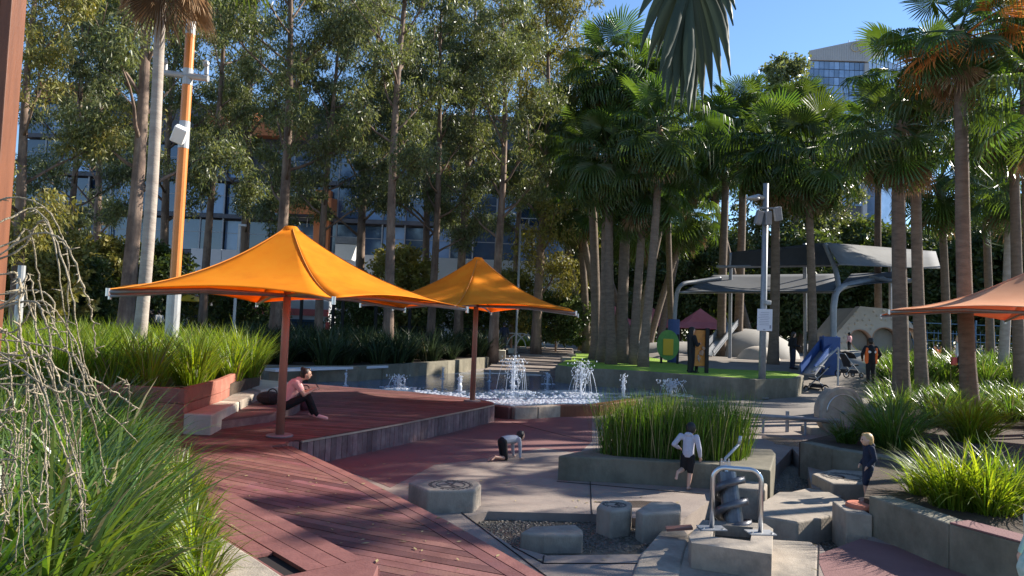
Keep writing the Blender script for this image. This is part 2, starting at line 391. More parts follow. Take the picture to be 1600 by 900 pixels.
# ================================================================== timber deck
ZD = .45
right_edge = [(930, 948), (850, 900), (700, 815), (560, 745), (478, 708), (458, 700), (447, 695), (447, 690), (455, 688), (468, 688)]
riser_px = [(468, 688), (545, 675), (623, 661), (700, 646), (750, 636), (768, 632)]
back_px = [(772, 630), (766, 627), (735, 622), (700, 618), (640, 612), (560, 606), (486, 600), (398, 597)]
left_px = [(300, 650), (270, 690), (262, 740), (300, 800), (330, 860), (360, 948)]
DECK = GP(right_edge + riser_px[1:] + back_px + left_px, ZD)
deck = thing('deck', None, None, (-4, 12, 0)); deck['kind'] = 'structure'
m = MB(); m.prism(DECK, -.1, ZD - .032); m.build('deck_base', 'gap', deck)  # dark sheet painted as the shade seen between planks
def boards(poly, d, w=.138, gap=.010, z=ZD, th=.03, mat='timber', parent=None, skip=()):
    d = Vector((d[0], d[1])).normalized(); n = Vector((-d.y, d.x)); poly = [(p[0], p[1]) for p in poly]
    ts = [n.x * p[0] + n.y * p[1] for p in poly]; t = min(ts) - rnd() * w; k = 0
    while t < max(ts):
        q = clip_half(clip_half(poly, (n.x, n.y), t + w - gap), (-n.x, -n.y), -t); t += w; k += 1
        if len(q) < 3 or k in skip: continue
        c = []
        for p in q:
            if not c or (Vector(p) - Vector(c[-1])).length > .004: c.append(p)
        if len(c) < 3: continue
        ds = [d.x * p[0] + d.y * p[1] for p in c]; L0, L1 = min(ds), max(ds)
        cuts = []; s = L0 + uni(1.5, 3.6)
        while s < L1 - .6: cuts.append(s); s += uni(2.4, 3.6)
        e = [L0 - 1] + cuts + [L1 + 1]
        for a, b in zip(e, e[1:]):
            r = clip_half(clip_half(c, (d.x, d.y), b - .002), (-d.x, -d.y), -a - .002)
            if len(r) < 3: continue
            dz = uni(-.0025, .0025)
            m = MB(); m.prism(r, z - th, z + dz); m.build('plank', mat, parent)
def lin(a, b):                       # half plane left of a->b in world
    d = (b - a); n = Vector((d.y, -d.x)); return (n.x, n.y), n.x * a.x + n.y * a.y
def cutp(poly, a, b, side=1):
    n, d = lin(a, b)
    return clip_half(poly, n, d) if side > 0 else clip_half(poly, (-n[0], -n[1]), -d)
FG = [(p.x, p.y) for p in GP([(930, 948), (850, 900), (700, 815), (560, 745), (478, 708), (458, 700), (447, 694), (262, 716), (262, 740), (300, 800), (330, 860), (360, 948)], ZD)]
# border boards along the right edge, then the panels inside it
e = [G(a, b, ZD) for a, b in [(930, 948), (850, 900), (700, 815), (560, 745), (478, 708), (454, 697)]]
for lay in (0, 1):
    for i, (a, b) in enumerate(zip(e, e[1:])):
        d = (b - a).normalized(); n = Vector((-d.y, d.x, 0)) * 1
        o0, o1 = lay * .145, lay * .145 + .135
        m = MB(); m.prism([a + n * o0 + d * .004, b + n * o0 - d * .004, b + n * o1 - d * .004, a + n * o1 + d * .004], ZD - .03, ZD + .003 - lay * .002); m.build('plank', 'timber_red' if lay == 0 else 'timber', deck)
INNER = FG
for a, b in zip(e, e[1:]):
    d = (b - a).normalized(); n = Vector((-d.y, d.x, 0)); INNER = cutp(INNER, a + n * .29, b + n * .29, 1)
S1 = (G(427, 798, ZD), G(553, 780, ZD)); S2 = (G(508, 836, ZD), G(640, 817, ZD))
dirv = lambda a, b: (G(*b, ZD) - G(*a, ZD))
boards(cutp(INNER, *S1, 1), dirv((318, 739), (501, 775)), parent=deck)
boards(cutp(cutp(INNER, *S1, -1), *S2, 1), dirv((487, 792), (620, 817)), parent=deck)
boards(cutp(INNER, *S2, -1), dirv((549, 861), (620, 874)), parent=deck)
BK = GP([(447, 694), (447, 690), (455, 688), (468, 688)] + riser_px[1:] + back_px + [(300, 650), (270, 690), (262, 716)], ZD)
boards(BK, (1, -.14), parent=deck)
# vertical boards of the riser
rp = [G(*p, ZD) for p in riser_px]
nose = [p + Vector((.05, -.055, -.012)) for p in rp]
m = MB()
for a, b in zip(nose, nose[1:]): m.beam(a, b, .035, .028)
m.build('nosing', 'steel', deck)
def along(path, step):
    out = []; L = 0
    for a, b in zip(path, path[1:]):
        d = (b - a); l = d.length; s = (-L) % step if out or L else 0
        while s < l: out.append((a + d * (s / l), d.normalized())); s += step
        L += l
    return out
for p, d in along(rp, .15):
    n = Vector((d.y, -d.x, 0))
    c = p + d * .075 + n * (.03 + uni(0, .006)); m = MB(); m.box((c.x, c.y, .205), (.138, .03, .47), math.atan2(d.y, d.x)); m.build('riser_board', 'timber_grey', deck)
for k, (a, b) in enumerate([((447, 694), (449, 690)), ((449, 690), (457, 688)), ((457, 688), (468, 688))]):
    a, b = G(*a, ZD), G(*b, ZD); d = (b - a); m = MB(); m.box(((a.x + b.x) / 2, (a.y + b.y) / 2, .2), (d.length * .97, .03, .46), math.atan2(d.y, d.x)); m.build('riser_board', 'timber_grey', deck)

# raised timber platform in the lower left, one board short
plat = thing('timber_platform', 'low raised timber platform with a slot where a board is missing', 'platform', G(450, 880, ZD))
PT = GP([(318, 748), (591, 884), (560, 960), (420, 960), (345, 860)], .6)
m = MB(); m.prism([p + (G(440, 880, .6) - p) * .04 for p in PT], .40, .565); m.build('platform_base', 'gap', plat)  # dark underside painted as the shade in the slot
dpl = (PT[1] - PT[0]).normalized(); npl = Vector((-dpl.y, dpl.x, 0))
capw = .2
PT2 = cutp([(p.x, p.y) for p in PT], PT[1] - dpl * capw, PT[1] - dpl * capw + npl, -1)
PT2b = PT2 if len(PT2) > 3 else [(p.x, p.y) for p in PT]
endn = Vector((dpl.x, dpl.y)); dd = endn.x * PT[1].x + endn.y * PT[1].y - capw
inner = clip_half([(p.x, p.y) for p in PT], (endn.x, endn.y), dd - .01)
cap = clip_half([(p.x, p.y) for p in PT], (-endn.x, -endn.y), -dd)
m = MB(); m.prism(cap, .42, .602); m.build('end_board', 'timber_red', plat, bevel=.006)
w = .17; ts = [npl.x * p[0] + npl.y * p[1] for p in inner]; t0 = npl.x * PT[0].x + npl.y * PT[0].y; sgn = 1 if max(ts) - t0 > t0 - min(ts) else -1
k = 0
while k < 16:
    a, b = t0 + sgn * w * k, t0 + sgn * (w * (k + 1) - .012); a, b = min(a, b), max(a, b)
    q = clip_half(clip_half(inner, (npl.x, npl.y), b), (-npl.x, -npl.y), -a); k += 1
    if len(q) < 3: continue
    if k == 4:                        # half of this board is gone
        s0 = G(447, 858, .6); s1 = G(540, 905, .6); f = lambda p: dpl.x * p[0] + dpl.y * p[1]
        q1 = clip_half(q, (dpl.x, dpl.y), f(s0)); q2 = clip_half(q, (-dpl.x, -dpl.y), -f(s1))
        for r in (q1, q2):
            if len(r) > 2: m = MB(); m.prism(r, .57, .6 + uni(-.002, .002)); m.build('plank', 'timber_red', plat)
        continue
    m = MB(); m.prism(q, .57, .6 + uni(-.002, .002)); m.build('plank', 'timber_red', plat)
m = MB(); m.beam(PT[0] + Vector((0, 0, -.09)), PT[1] + Vector((0, 0, -.09)), .03, .13); m.build('fascia_board', 'timber_red', plat)
KB = GP([(300, 822), (345, 838), (400, 872), (450, 905), (480, 960), (380, 960), (300, 900)], .61)
m = MB(); m.prism(KB, .2, .61); tag(m.build('kerb_slab', 'concrete', bevel=.02), 'pale curved concrete slab at the lower left beside the grass', 'slab')

# concrete seats and the red timber retaining wall
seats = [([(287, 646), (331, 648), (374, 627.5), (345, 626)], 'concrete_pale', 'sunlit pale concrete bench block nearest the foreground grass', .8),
         ([(345.5, 625.6), (374.5, 627), (407, 611), (383, 604)], 'concrete', 'middle concrete bench block in the shade behind the pale one', .8),  # darker concrete than its neighbours puts shade into the colour
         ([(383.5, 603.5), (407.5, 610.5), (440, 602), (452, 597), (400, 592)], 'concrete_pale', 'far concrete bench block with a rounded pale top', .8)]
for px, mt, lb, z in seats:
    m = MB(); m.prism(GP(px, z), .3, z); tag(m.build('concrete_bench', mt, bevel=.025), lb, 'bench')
rw = thing('retaining_wall', 'red timber retaining wall stepping up behind the concrete benches', 'wall', G(300, 640, .8))
wl = [G(287, 646, .8), G(345, 626, .8), G(384, 603.5, .8), G(400, 591.5, .8)]
wl = [Vector((-8.6, 12.2, .8)), Vector((-6.6, 12.9, .8))] + wl
for i, (a, b) in enumerate(zip(wl, wl[1:])):
    d = (b - a); L = d.length; d.normalize(); n = Vector((-d.y, d.x, 0))
    nb = 3
    for j in range(nb):
        z0 = .42 + j * .27; m = MB(); a2 = a + n * .06; b2 = b + n * .06
        m.beam(Vector((a2.x, a2.y, z0 + .133)), Vector((b2.x, b2.y, z0 + .133)), .11, .262); m.build('sleeper', 'sleeper_red', rw, bevel=.008)
st = thing('timber_step', 'low timber step on the deck where the woman in pink sits', 'step', G(400, 650, ZD))
SP = GP([(345, 656), (421, 646.5), (463, 634), (478, 624), (440, 607), (408, 613), (375, 641)], .62)
m = MB(); m.prism(SP, ZD + .002, .592); m.build('step_base', 'timber_grey', st)
boards(SP, SP[1] - SP[0], z=.622, parent=st)

# ================================================================== loose concrete blocks and slabs of the water play
def block(px, zt, zb, label, mat='concrete', bev=.03, cat='block', name='concrete_block'):
    m = MB(); m.prism(GP(px, zt), zb, zt); return tag(m.build(name, mat, bevel=bev, seg=3), label, cat)
b1 = block([(638, 754), (650, 748), (745, 750), (752, 756), (741, 766), (668, 766)], .3, -.3, 'angular concrete block with a round emblem beside the deck edge')
b2 = block([(812, 832), (830, 822), (900, 819), (911, 828), (911, 836), (850, 836)], .10, -.3, 'low concrete block alone in the stream bed')
b3 = block([(932, 791), (940, 782), (972, 780), (988, 785), (985, 795), (955, 799)], .23, -.3, 'six-sided concrete stool with a small round emblem')
b4 = block([(993, 797), (1015, 784), (1050, 783), (1064, 788), (1064, 800), (1005, 803)], .25, -.3, 'tall concrete block between the stool and the pump')
block([(1190, 784), (1216, 768), (1296, 768), (1336, 789), (1335, 799), (1246, 815), (1190, 806)], .07, -.3, 'broad flat stepping slab where the blond child casts a shadow', cat='slab', name='stepping_slab')
b5 = block([(1268, 740), (1300, 733), (1348, 736), (1377, 746), (1374, 756), (1300, 755)], .17, -.3, 'low concrete block with a dark emblem behind the blond child')
block([(1235, 768), (1262, 762), (1322, 763), (1338, 771), (1300, 776)], -.02, -.3, 'thin wet slab between the emblem block and the broad slab', cat='slab', name='stepping_slab')
# sloping block in front of the pump
m = MB(); p = GP([(1037, 824), (1064, 822), (1076, 836), (1060, 905), (985, 905), (1000, 868)], .02)
m.prism(p, -.3, .03); tag(m.build('stepping_slab', 'concrete', bevel=.03, seg=3), 'pointed slab that borders the pump outlet', 'slab')
block([(1076, 842), (1205, 842), (1268, 846), (1279, 856), (1277, 912), (1040, 912)], .012, -.3, 'wide foreground slab that carries the pump basin', cat='slab', name='stepping_slab', mat='concrete')
def emblem(c, r, sq, par, z, seed):
    R = random.Random(seed); t = MB(); n = 26
    for i in range(n):
        if i % 9 == 8: continue
        a = 2 * PI * i / n; p = (c.x + math.cos(a) * r, c.y + math.sin(a) * r * sq, z)
        t.box(p, (r * .17, r * uni(.06, .16), .006), a + PI / 2)
        t.box((c.x + math.cos(a + .1) * r * 1.06, c.y + math.sin(a + .1) * r * 1.06 * sq, z), (r * .07, r * .15, .006), a + PI / 2)
    t.ring((c.x, c.y, z), r * .74, r * .028, n=28, k=4)
    for i in range(5):
        a = R.uniform(0, 6); t.beam((c.x + math.cos(a) * r * .1, c.y + math.sin(a) * r * .1, z), (c.x + math.cos(a + .5) * r * .62, c.y + math.sin(a + .5) * r * .62, z), r * .12, .006)
    t.build('emblem', 'inlay', par)
emblem(G(704, 757.5, .3), .27, 1, b1, .302, 1); emblem(G(960, 788.5, .23), .14, 1, b3, .232, 2); emblem(G(1320, 745, .17), .34, 1, b5, .172, 3)

# central planter
pl = thing('planter', 'long concrete planter full of tall reeds in the middle of the water play', 'planter', G(1030, 760, 0))
ZP = .4
outer = GP([(872, 712), (900, 706), (930, 701), (1000, 690), (1160, 700), (1206, 702), (1212, 708), (1204, 735), (1112, 725), (960, 716), (885, 713)], ZP)
inn = GP([(932, 706), (1000, 696), (1150, 704), (1166, 711), (1155, 720), (1080, 719), (960, 712)], ZP)
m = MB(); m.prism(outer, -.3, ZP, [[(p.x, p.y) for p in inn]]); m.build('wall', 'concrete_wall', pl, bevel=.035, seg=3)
m = MB(); m.prism(inn, .0, ZP - .05); m.build('soil', 'soil', pl)
m = MB(); m.prism(GP([(1120, 735), (1203, 743), (1196, 765), (1130, 760)], .2), -.3, .2); m.build('end_block', 'concrete', pl, bevel=.03)

# planter walls on the right
def wall(name, label, path, z0, z1, th, mat, capm=None):
    t = thing(name, label, 'wall', path[0]); t.location.z = 0; WL[t.name].z = 0
    for i, (a, b) in enumerate(zip(path, path[1:])):
        d = (b - a); d.z = 0; d.normalize(); n = Vector((-d.y, d.x, 0)) * th
        m = MB(); m.prism([a + d * .004, b - d * .004, b - d * .004 + n, a + d * .004 + n], z0, z1); m.build('wall_panel', mat, t, bevel=.018)
        if capm and capm[i]: m = MB(); m.prism([a + d * .01, b - d * .01, b - d * .01 + n, a + d * .01 + n], z1 + .001, z1 + .02); m.build('coping', capm[i], t, bevel=.006)
    return t
WB = [G(1357, 774, .5), G(1482, 818, .5), G(1600, 850, .5), G(1720, 880, .5)]
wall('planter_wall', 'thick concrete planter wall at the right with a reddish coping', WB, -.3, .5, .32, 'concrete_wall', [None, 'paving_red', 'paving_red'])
m = MB(); q = WB[0]; m.prism([q + V(-.28, .02, 0), q + V(0, -.12, 0), q + V(.05, .6, 0), q + V(-.2, .62, 0)], -.3, .28); e1 = m.build('end_pier', 'concrete', bpy.data.objects['planter_wall'], bevel=.02)
m = MB(); c = G(1345, 790, .30); m.lathe([(0, .26), (.17, .26), (.19, .28), (.19, .32), (.17, .335), (0, .335)], (c.x, c.y, 0), 20)
tag(m.build('stool_pad', 'terra', smooth=False), 'round terracotta pad on the end of the right planter wall', 'pad')
WA = [G(1250, 690, .45), G(1300, 701, .45), G(1375, 713, .45), G(1450, 722, .45)]
wall('planter_wall', 'mossy low concrete planter wall behind the blond child', WA, -.3, .45, .3, 'concrete_wall')
SOILR = [WA[0] + V(.1, .3, 0), WA[1] + V(.1, .28, 0), WA[2] + V(.1, .28, 0), WB[0] + V(.1, .33, 0), WB[1] + V(.1, .3, 0), WB[2] + V(0, .3, 0), V(9.5, 9.5, 0), V(13.5, 19, 0), V(8.7, 18.6, 0), V(7.3, 16.6, 0)]
m = MB(); m.prism(SOILR, -.3, .4); struct(m.build('planting_soil', 'soil'))

# ================================================================== pool surrounds and the rear
def path_wall(name, label, px, z, zb, th, mat='concrete_wall'):
    return wall(name, label, GP(px, z), zb, z, th, mat)
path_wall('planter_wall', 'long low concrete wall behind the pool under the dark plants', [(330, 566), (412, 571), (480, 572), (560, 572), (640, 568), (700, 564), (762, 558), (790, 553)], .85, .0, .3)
m = MB(); BEDR = GP([(330, 565), (412, 570), (480, 571), (560, 571), (640, 567), (700, 563), (762, 557), (800, 552)], .85) + [V(2.2, 52, 0), V(-16, 50, 0), V(-22, 34, 0)]
BEDR = [p + V(0, .3, 0) for p in BEDR]
m.prism(BEDR, .2, .8); struct(m.build('planting_soil', 'soil'))
bn = thing('slab_bench', 'long white slab bench in front of the dark planting', 'bench', G(505, 590, .3))
a, b = G(418, 579, .78), G(597, 573, .78)
m = MB(); m.beam(a + V(0, .25, 0), b + V(0, .25, 0), .55, .09); m.build('seat', 'facade_white', bn, bevel=.01)
for t in (.04, .35, .66, .97):
    p = lerp(a, b, t) + V(0, .3, 0); m = MB(); m.box((p.x, p.y, .5), (.3, .4, .5)); m.build('leg', 'concrete_wall', bn)
# turf terrace
TF = [(868, 570), (900, 574), (960, 577), (1020, 580.5), (1100, 587), (1180, 592), (1245, 591), (1256, 586)]
tf = GP(TF, 1.0)
TERR = tf + [V(13.5, 40, 0), V(14, 52, 0), V(6.5, 56, 0), V(4.4, 50, 0), V(3.6, 42, 0)]
m = MB(); m.prism(TERR, .0, .985); struct(m.build('turf_terrace_wall', 'concrete_wall', bevel=.02))
cen = V(8, 42, 0)
m = MB(); m.prism([lerp(p, cen, .02) for p in TERR], .9, 1.0); struct(m.build('turf', 'turf'))
stp = thing('stair', None, None, (1, 38, 0)); stp['kind'] = 'structure'
for i in range(9):
    y0 = 35.6 + 2.1 * i; t = i / 8
    xl, xr = lerp(-1.2, .5, t), lerp(2.6, 4.4, t)
    m = MB(); m.prism([V(xl, y0), V(xr, y0 - .4), V(xr + .25, y0 + 2.3), V(xl + .2, y0 + 2.4)], .0, .32 + .085 * (i + 1)); m.build('step', 'paving', stp)
for i, (px, py, s) in enumerate([(783, 556, .5), (800, 552, .5), (817, 549, .45), (832, 547, .4), (846, 545, .4), (893, 562, .4), (884, 568, .45), (902, 556, .4)]):
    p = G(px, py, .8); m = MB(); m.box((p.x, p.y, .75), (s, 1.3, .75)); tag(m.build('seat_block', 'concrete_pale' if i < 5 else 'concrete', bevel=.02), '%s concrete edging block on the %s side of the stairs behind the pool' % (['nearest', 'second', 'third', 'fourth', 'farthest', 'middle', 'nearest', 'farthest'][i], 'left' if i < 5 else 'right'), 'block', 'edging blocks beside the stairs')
# steps right of the turf
s2 = thing('stair', None, None, G(1325, 600, .3)); s2['kind'] = 'structure'
for i, (py, z) in enumerate([(603, .42), (596, .6), (588, .78), (581, .95)]):
    p = G(1325, py, z); m = MB(); m.box((p.x, p.y + 1.2, z - .25), (3.1 - i * .1, 2.6, .5)); m.build('step', 'concrete', s2, bevel=.015)
# ================================================================== umbrellas
def umbrella(label, base, apex_z, R, rot, zc, mat, pole_mat='pole_brown', rp=.075, arms=True):
    t = thing('shade_umbrella', label, 'umbrella', base, 'orange shade umbrellas')
    bx, by, bz = base
    m = MB(); m.tube([(bx, by, bz + .03), (bx, by, apex_z - .25)], [rp, rp * .8], 16); m.build('pole', pole_mat, t, smooth=True)
    m = MB(); m.lathe([(0, .0), (rp * 3, 0), (rp * 3.1, .02), (rp * 2.8, .035), (0, .035)], (bx, by, bz + .004), 20); m.build('base_plate', 'galv', t)
    N = 6; na, nr = 12, 14
    corner = lambda k: rot + k * 2 * PI / N
    for k in range(N):
        m = MB(); vs = []; fs = []
        for i in range(na + 1):
            u = i / na; a = corner(k) + u * 2 * PI / N
            # straight chord between two corners, pulled in by the edge cable
            ch = math.cos(PI / N) / math.cos((u - .5) * 2 * PI / N)
            sag = 4 * u * (1 - u)
            Re = R * ch * (1 - .085 * sag); ze = zc + .12 * sag
            for j in range(nr + 1):
                v = j / nr; r = .12 + (Re - .12) * v
                f = .62 * (1 - (1 - v) ** 2.1) + .38 * v
                z = apex_z - (apex_z - ze) * f - .04 * math.sin(PI * v) * sag
                vs.append((bx + r * math.cos(a), by + r * math.sin(a), z))
        for i in range(na):
            for j in range(nr): q = i * (nr + 1) + j; fs.append((q, q + 1, q + nr + 2, q + nr + 1))
        m.add(vs, fs); pn = m.build('canopy_panel', mat, t, smooth=True, solid=.006)
        # seam and hem cable
        ax = corner(k); pts = []
        for j in range(nr + 1):
            v = j / nr; r = .12 + (R - .12) * v; f = .62 * (1 - (1 - v) ** 2.1) + .38 * v
            pts.append((bx + r * math.cos(ax), by + r * math.sin(ax), apex_z - (apex_z - zc) * f + .004))
        m = MB(); m.tube(pts, .012, 5); m.build('seam', 'seam' if mat == 'canvas' else mat, pn)
        m = MB(); c = Vector((bx + (R + .01) * math.cos(ax), by + (R + .01) * math.sin(ax), zc))
        m.tube([(bx, by, zc + .1), (bx + R * .5 * math.cos(ax), by + R * .5 * math.sin(ax), zc + .1), c - V(0, 0, .03)], .03, 8); m.build('arm', 'galv', t, smooth=True)
        m = MB(); m.cyl(c - V(0, 0, .09), c + V(0, 0, .02), .03, 8); m.build('corner_fitting', 'steel', t)
    m = MB(); m.lathe([(0, .06), (.1, .05), (.17, -.03), (.19, -.09)], (bx, by, apex_z), 16); m.build('cap', mat, t, smooth=True)
    return t
u1 = G(437, 682, ZD); u2 = G(738, 627, ZD)
umbrella('large orange shade umbrella nearest the camera, over the timber deck', u1, 4.06, 3.15, math.radians(178), 2.80, 'canvas')
umbrella('second orange shade umbrella at the pool edge behind the first', u2, 4.30, 3.15, math.radians(-96), 2.93, 'canvas')
u3 = Y(1620, 700, 17.2); u3.z = .4
umbrella('faded salmon shade umbrella cut off by the right edge', u3, 4.3, 3.65, math.radians(186), 3.2, 'canvas_faded', rp=.09)

# ================================================================== strappy plants
def blades(P, az, L, W, up, bend, seg=4, tw=None):
    """P (n,3) roots; az heading; L length; up initial steepness (rad from ground); bend total turn downwards"""
    n = len(P); ts = np.linspace(0, 1, seg + 1); pts = np.zeros((n, seg + 1, 3)); pts[:, 0] = P
    for i in range(seg):
        a = up - bend * (ts[i] ** 1.4 + ts[i + 1] ** 1.4) / 2
        st = (L / seg)[:, None] * np.stack([np.cos(az) * np.cos(a), np.sin(az) * np.cos(a), np.sin(a)], 1)
        pts[:, i + 1] = pts[:, i] + st
    tw = az + PI / 2 + (np.random.uniform(-.9, .9, n) if tw is None else tw)
    w = np.stack([np.cos(tw), np.sin(tw), np.zeros(n)], 1)
    prof = np.array([.7, 1, .9, .62, .05]) if seg == 4 else np.interp(ts, [0, .3, .7, 1], [.7, 1, .75, .05])
    Lf = pts - w[:, None] * (W[:, None] * prof[None])[:, :, None] / 2; Rt = pts + w[:, None] * (W[:, None] * prof[None])[:, :, None] / 2
    v = np.stack([Lf, Rt], 2).reshape(n, -1, 3)
    base = np.arange(n)[:, None] * (2 * (seg + 1)); k = np.arange(seg) * 2
    f = np.stack([base + k, base + k + 1, base + k + 3, base + k + 2], 2).reshape(-1, 4)
    return v.reshape(-1, 3), f
def tufts(centres, nb, L, W, up=(1.0, 1.5), bend=(.5, 1.7), spread=.12, seg=4, dry=.04):
    Ps, A = [], []
    for c in centres:
        s = c[3] if len(c) > 3 else 1
        a = np.random.uniform(0, 2 * PI, nb); r = np.random.uniform(0, spread, nb) ** .8 * s
        Ps.append(np.stack([c[0] + r * np.cos(a), c[1] + r * np.sin(a), np.full(nb, c[2])], 1)); A.append(np.stack([a, np.full(nb, s)], 1))
    P = np.concatenate(Ps); A = np.concatenate(A); n = len(P)
    az = A[:, 0] + np.random.uniform(-.5, .5, n); ln = np.random.uniform(*L, n) * A[:, 1]
    v, f = blades(P, az, ln, np.random.uniform(*W, n), np.random.uniform(*up, n), np.random.uniform(*bend, n), seg)
    mi = np.repeat((np.random.rand(n) < dry).astype(int), seg)
    return v, f, mi
def fill(poly, step, z, jit=.45, smin=.8, smax=1.2):
    P = [(p[0], p[1]) for p in poly]; x0, x1 = min(p[0] for p in P), max(p[0] for p in P); y0, y1 = min(p[1] for p in P), max(p[1] for p in P)
    out = []; y = y0
    while y < y1:
        x = x0
        while x < x1:
            qx, qy = x + uni(-jit, jit) * step, y + uni(-jit, jit) * step
            if inpoly(qx, qy, P): out.append((qx, qy, z, uni(smin, smax)))
            x += step
        y += step
    return out
def plant_bed(name, label, cs, nb, mats, org, **kw):
    v, f, mi = tufts(cs, nb, **kw); o0 = np.array(org); me = np_mesh(name, v - o0, f, mats, mi)
    o = link(name, me); o.location = org; return tag(o, label, 'plants', kind='stuff')
# near bed, lower left
NB = [V(-7.5, 2.0), V(-1.9, 2.0), V(-2.4, 4.6), V(-3.2, 6.4), V(-4.5, 9.2), V(-5.9, 11.0), V(-8.3, 11.4), V(-9.5, 8)]
m = MB(); m.prism([V(-7.5, 2.0), V(-1.75, 2.0), G(420, 960, .55), G(352, 862, .55), G(316, 752, .55), G(290, 700, .55), V(-5.5, 11.3), V(-8.3, 12.0), V(-9.5, 8)], -.35, .55); struct(m.build('planting_soil', 'soil'))
cs = [(c[0], c[1], c[2], c[3] * (1.05 if c[1] < 7.5 or 800 + 1155 * c[0] / c[1] < 215 else .76)) for c in fill(NB, .42, .55) if c[1] > 3.0]
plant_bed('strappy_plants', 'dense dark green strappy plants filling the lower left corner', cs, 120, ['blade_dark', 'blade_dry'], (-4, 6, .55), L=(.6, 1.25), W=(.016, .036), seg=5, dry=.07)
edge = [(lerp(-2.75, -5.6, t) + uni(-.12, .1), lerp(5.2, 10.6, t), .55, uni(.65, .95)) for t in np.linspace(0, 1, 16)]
plant_bed('strappy_plants', 'bright sunlit strappy blades along the deck edge at lower left', edge, 60, ['blade', 'blade_dry'], (-3, 8, .55), L=(.6, 1.1), W=(.012, .024), seg=5, dry=.12)  # lighter leaf copy paints the sun on the bed's edge
edge2 = [(*(G(lerp(330, 290, t) + uni(-22, -2), lerp(925, 745, t), .55))[:2], .55, uni(.45, .7)) for t in np.linspace(0, 1, 16)]
plant_bed('strappy_plants', 'short sunlit blades spilling over the raised timber platform', edge2, 50, ['blade', 'blade_dry'], (-3, 7, .55), L=(.5, .9), W=(.012, .024), seg=5, dry=.12)
# sunlit bed behind the retaining wall
SB = [V(-8.9, 12.9), V(-6.7, 13.3), V(-6.2, 14.2), V(-6.0, 16), V(-6.25, 18.6), V(-7.2, 21.5), V(-12.8, 23.5), V(-13.6, 15)]
m = MB(); m.prism([p + V(.05, -.05) for p in SB], -.35, 1.05); struct(m.build('planting_soil', 'soil'))
cs = fill(SB, .6, 1.05, smin=.85, smax=1.25)
plant_bed('strappy_plants', 'tall bright green strappy plants above the red retaining wall', cs, 120, ['blade', 'blade_dry'], (-9, 17, 1.05), L=(.65, 1.25), W=(.014, .03), seg=4, up=(1.1, 1.52), bend=(.3, 1.3), dry=.03)
# bed behind the pool, its colour darkened to stand in for shade
cs = [c for c in fill(BEDR, 1.0, .8, smin=1.1, smax=2.0) if c[1] < 44]
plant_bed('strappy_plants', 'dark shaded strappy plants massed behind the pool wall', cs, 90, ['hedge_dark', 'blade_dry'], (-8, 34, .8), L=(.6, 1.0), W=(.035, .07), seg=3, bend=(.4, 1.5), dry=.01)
# reeds of the central planter
ci = [(p.x, p.y) for p in inn]; cs = fill(inn, .17, ZP - .05, smin=.9, smax=1.1)
plant_bed('reeds', 'tall upright reeds growing in the central concrete planter', cs, 34, ['reed', 'blade_dry'], (3, 12.6, .35), L=(.75, 1.2), W=(.008, .016), up=(1.25, 1.57), bend=(.0, .5), spread=.1, dry=.1)
# clumps in the right planters: each one can be told apart
def clump(label, px, py, z, s, nb=420, mats=('blade', 'blade_dry'), cat='grass clump', **kw):
    p = G(px, py, z); k = dict(L=(.75, 1.35), W=(.014, .028), up=(.75, 1.5), bend=(.5, 1.6), spread=.28, seg=5, dry=.03); k.update(kw)
    v, f, mi = tufts([(0, 0, 0, s)], nb, **k); o = link('grass_clump', np_mesh('grass_clump', v, f, mats, mi)); o.location = p
    return tag(o, label, cat, 'strappy grass clumps in the right planters')
clump('big round sunlit grass clump at the right, behind the planter wall', 1515, 690, .4, 1.0, 650, up=(.85, 1.5), bend=(.5, 1.5))
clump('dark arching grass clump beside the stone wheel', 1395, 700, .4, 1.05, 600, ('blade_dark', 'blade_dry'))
clump('spiky pale grass clump left of the stone wheel edge', 1365, 680, .4, .8, 260, ('blade_dark', 'blade_dry'))
clump('low weedy tuft on the corner of the mossy planter wall', 1322, 692, .4, .5, 220, ('blade_dark', 'blade_dry'))
clump('bright spiky grass clump leaning over the right planter wall', 1490, 792, .4, .78, 420, up=(.8, 1.5), bend=(.3, 1.4))
clump('small yellow-green tuft near the terracotta pad', 1440, 772, .4, .5, 200)
clump('bright grass clump near the right edge over the reddish coping', 1545, 800, .4, .85, 360)
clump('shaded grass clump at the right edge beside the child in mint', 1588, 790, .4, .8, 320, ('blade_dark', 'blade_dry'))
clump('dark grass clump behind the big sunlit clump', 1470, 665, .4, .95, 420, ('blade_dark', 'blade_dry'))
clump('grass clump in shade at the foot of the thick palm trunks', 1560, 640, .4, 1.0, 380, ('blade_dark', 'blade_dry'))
clump('grass clump beside the right edge above the shaded trunk', 1590, 655, .4, .9, 340, ('blade', 'blade_dry'))
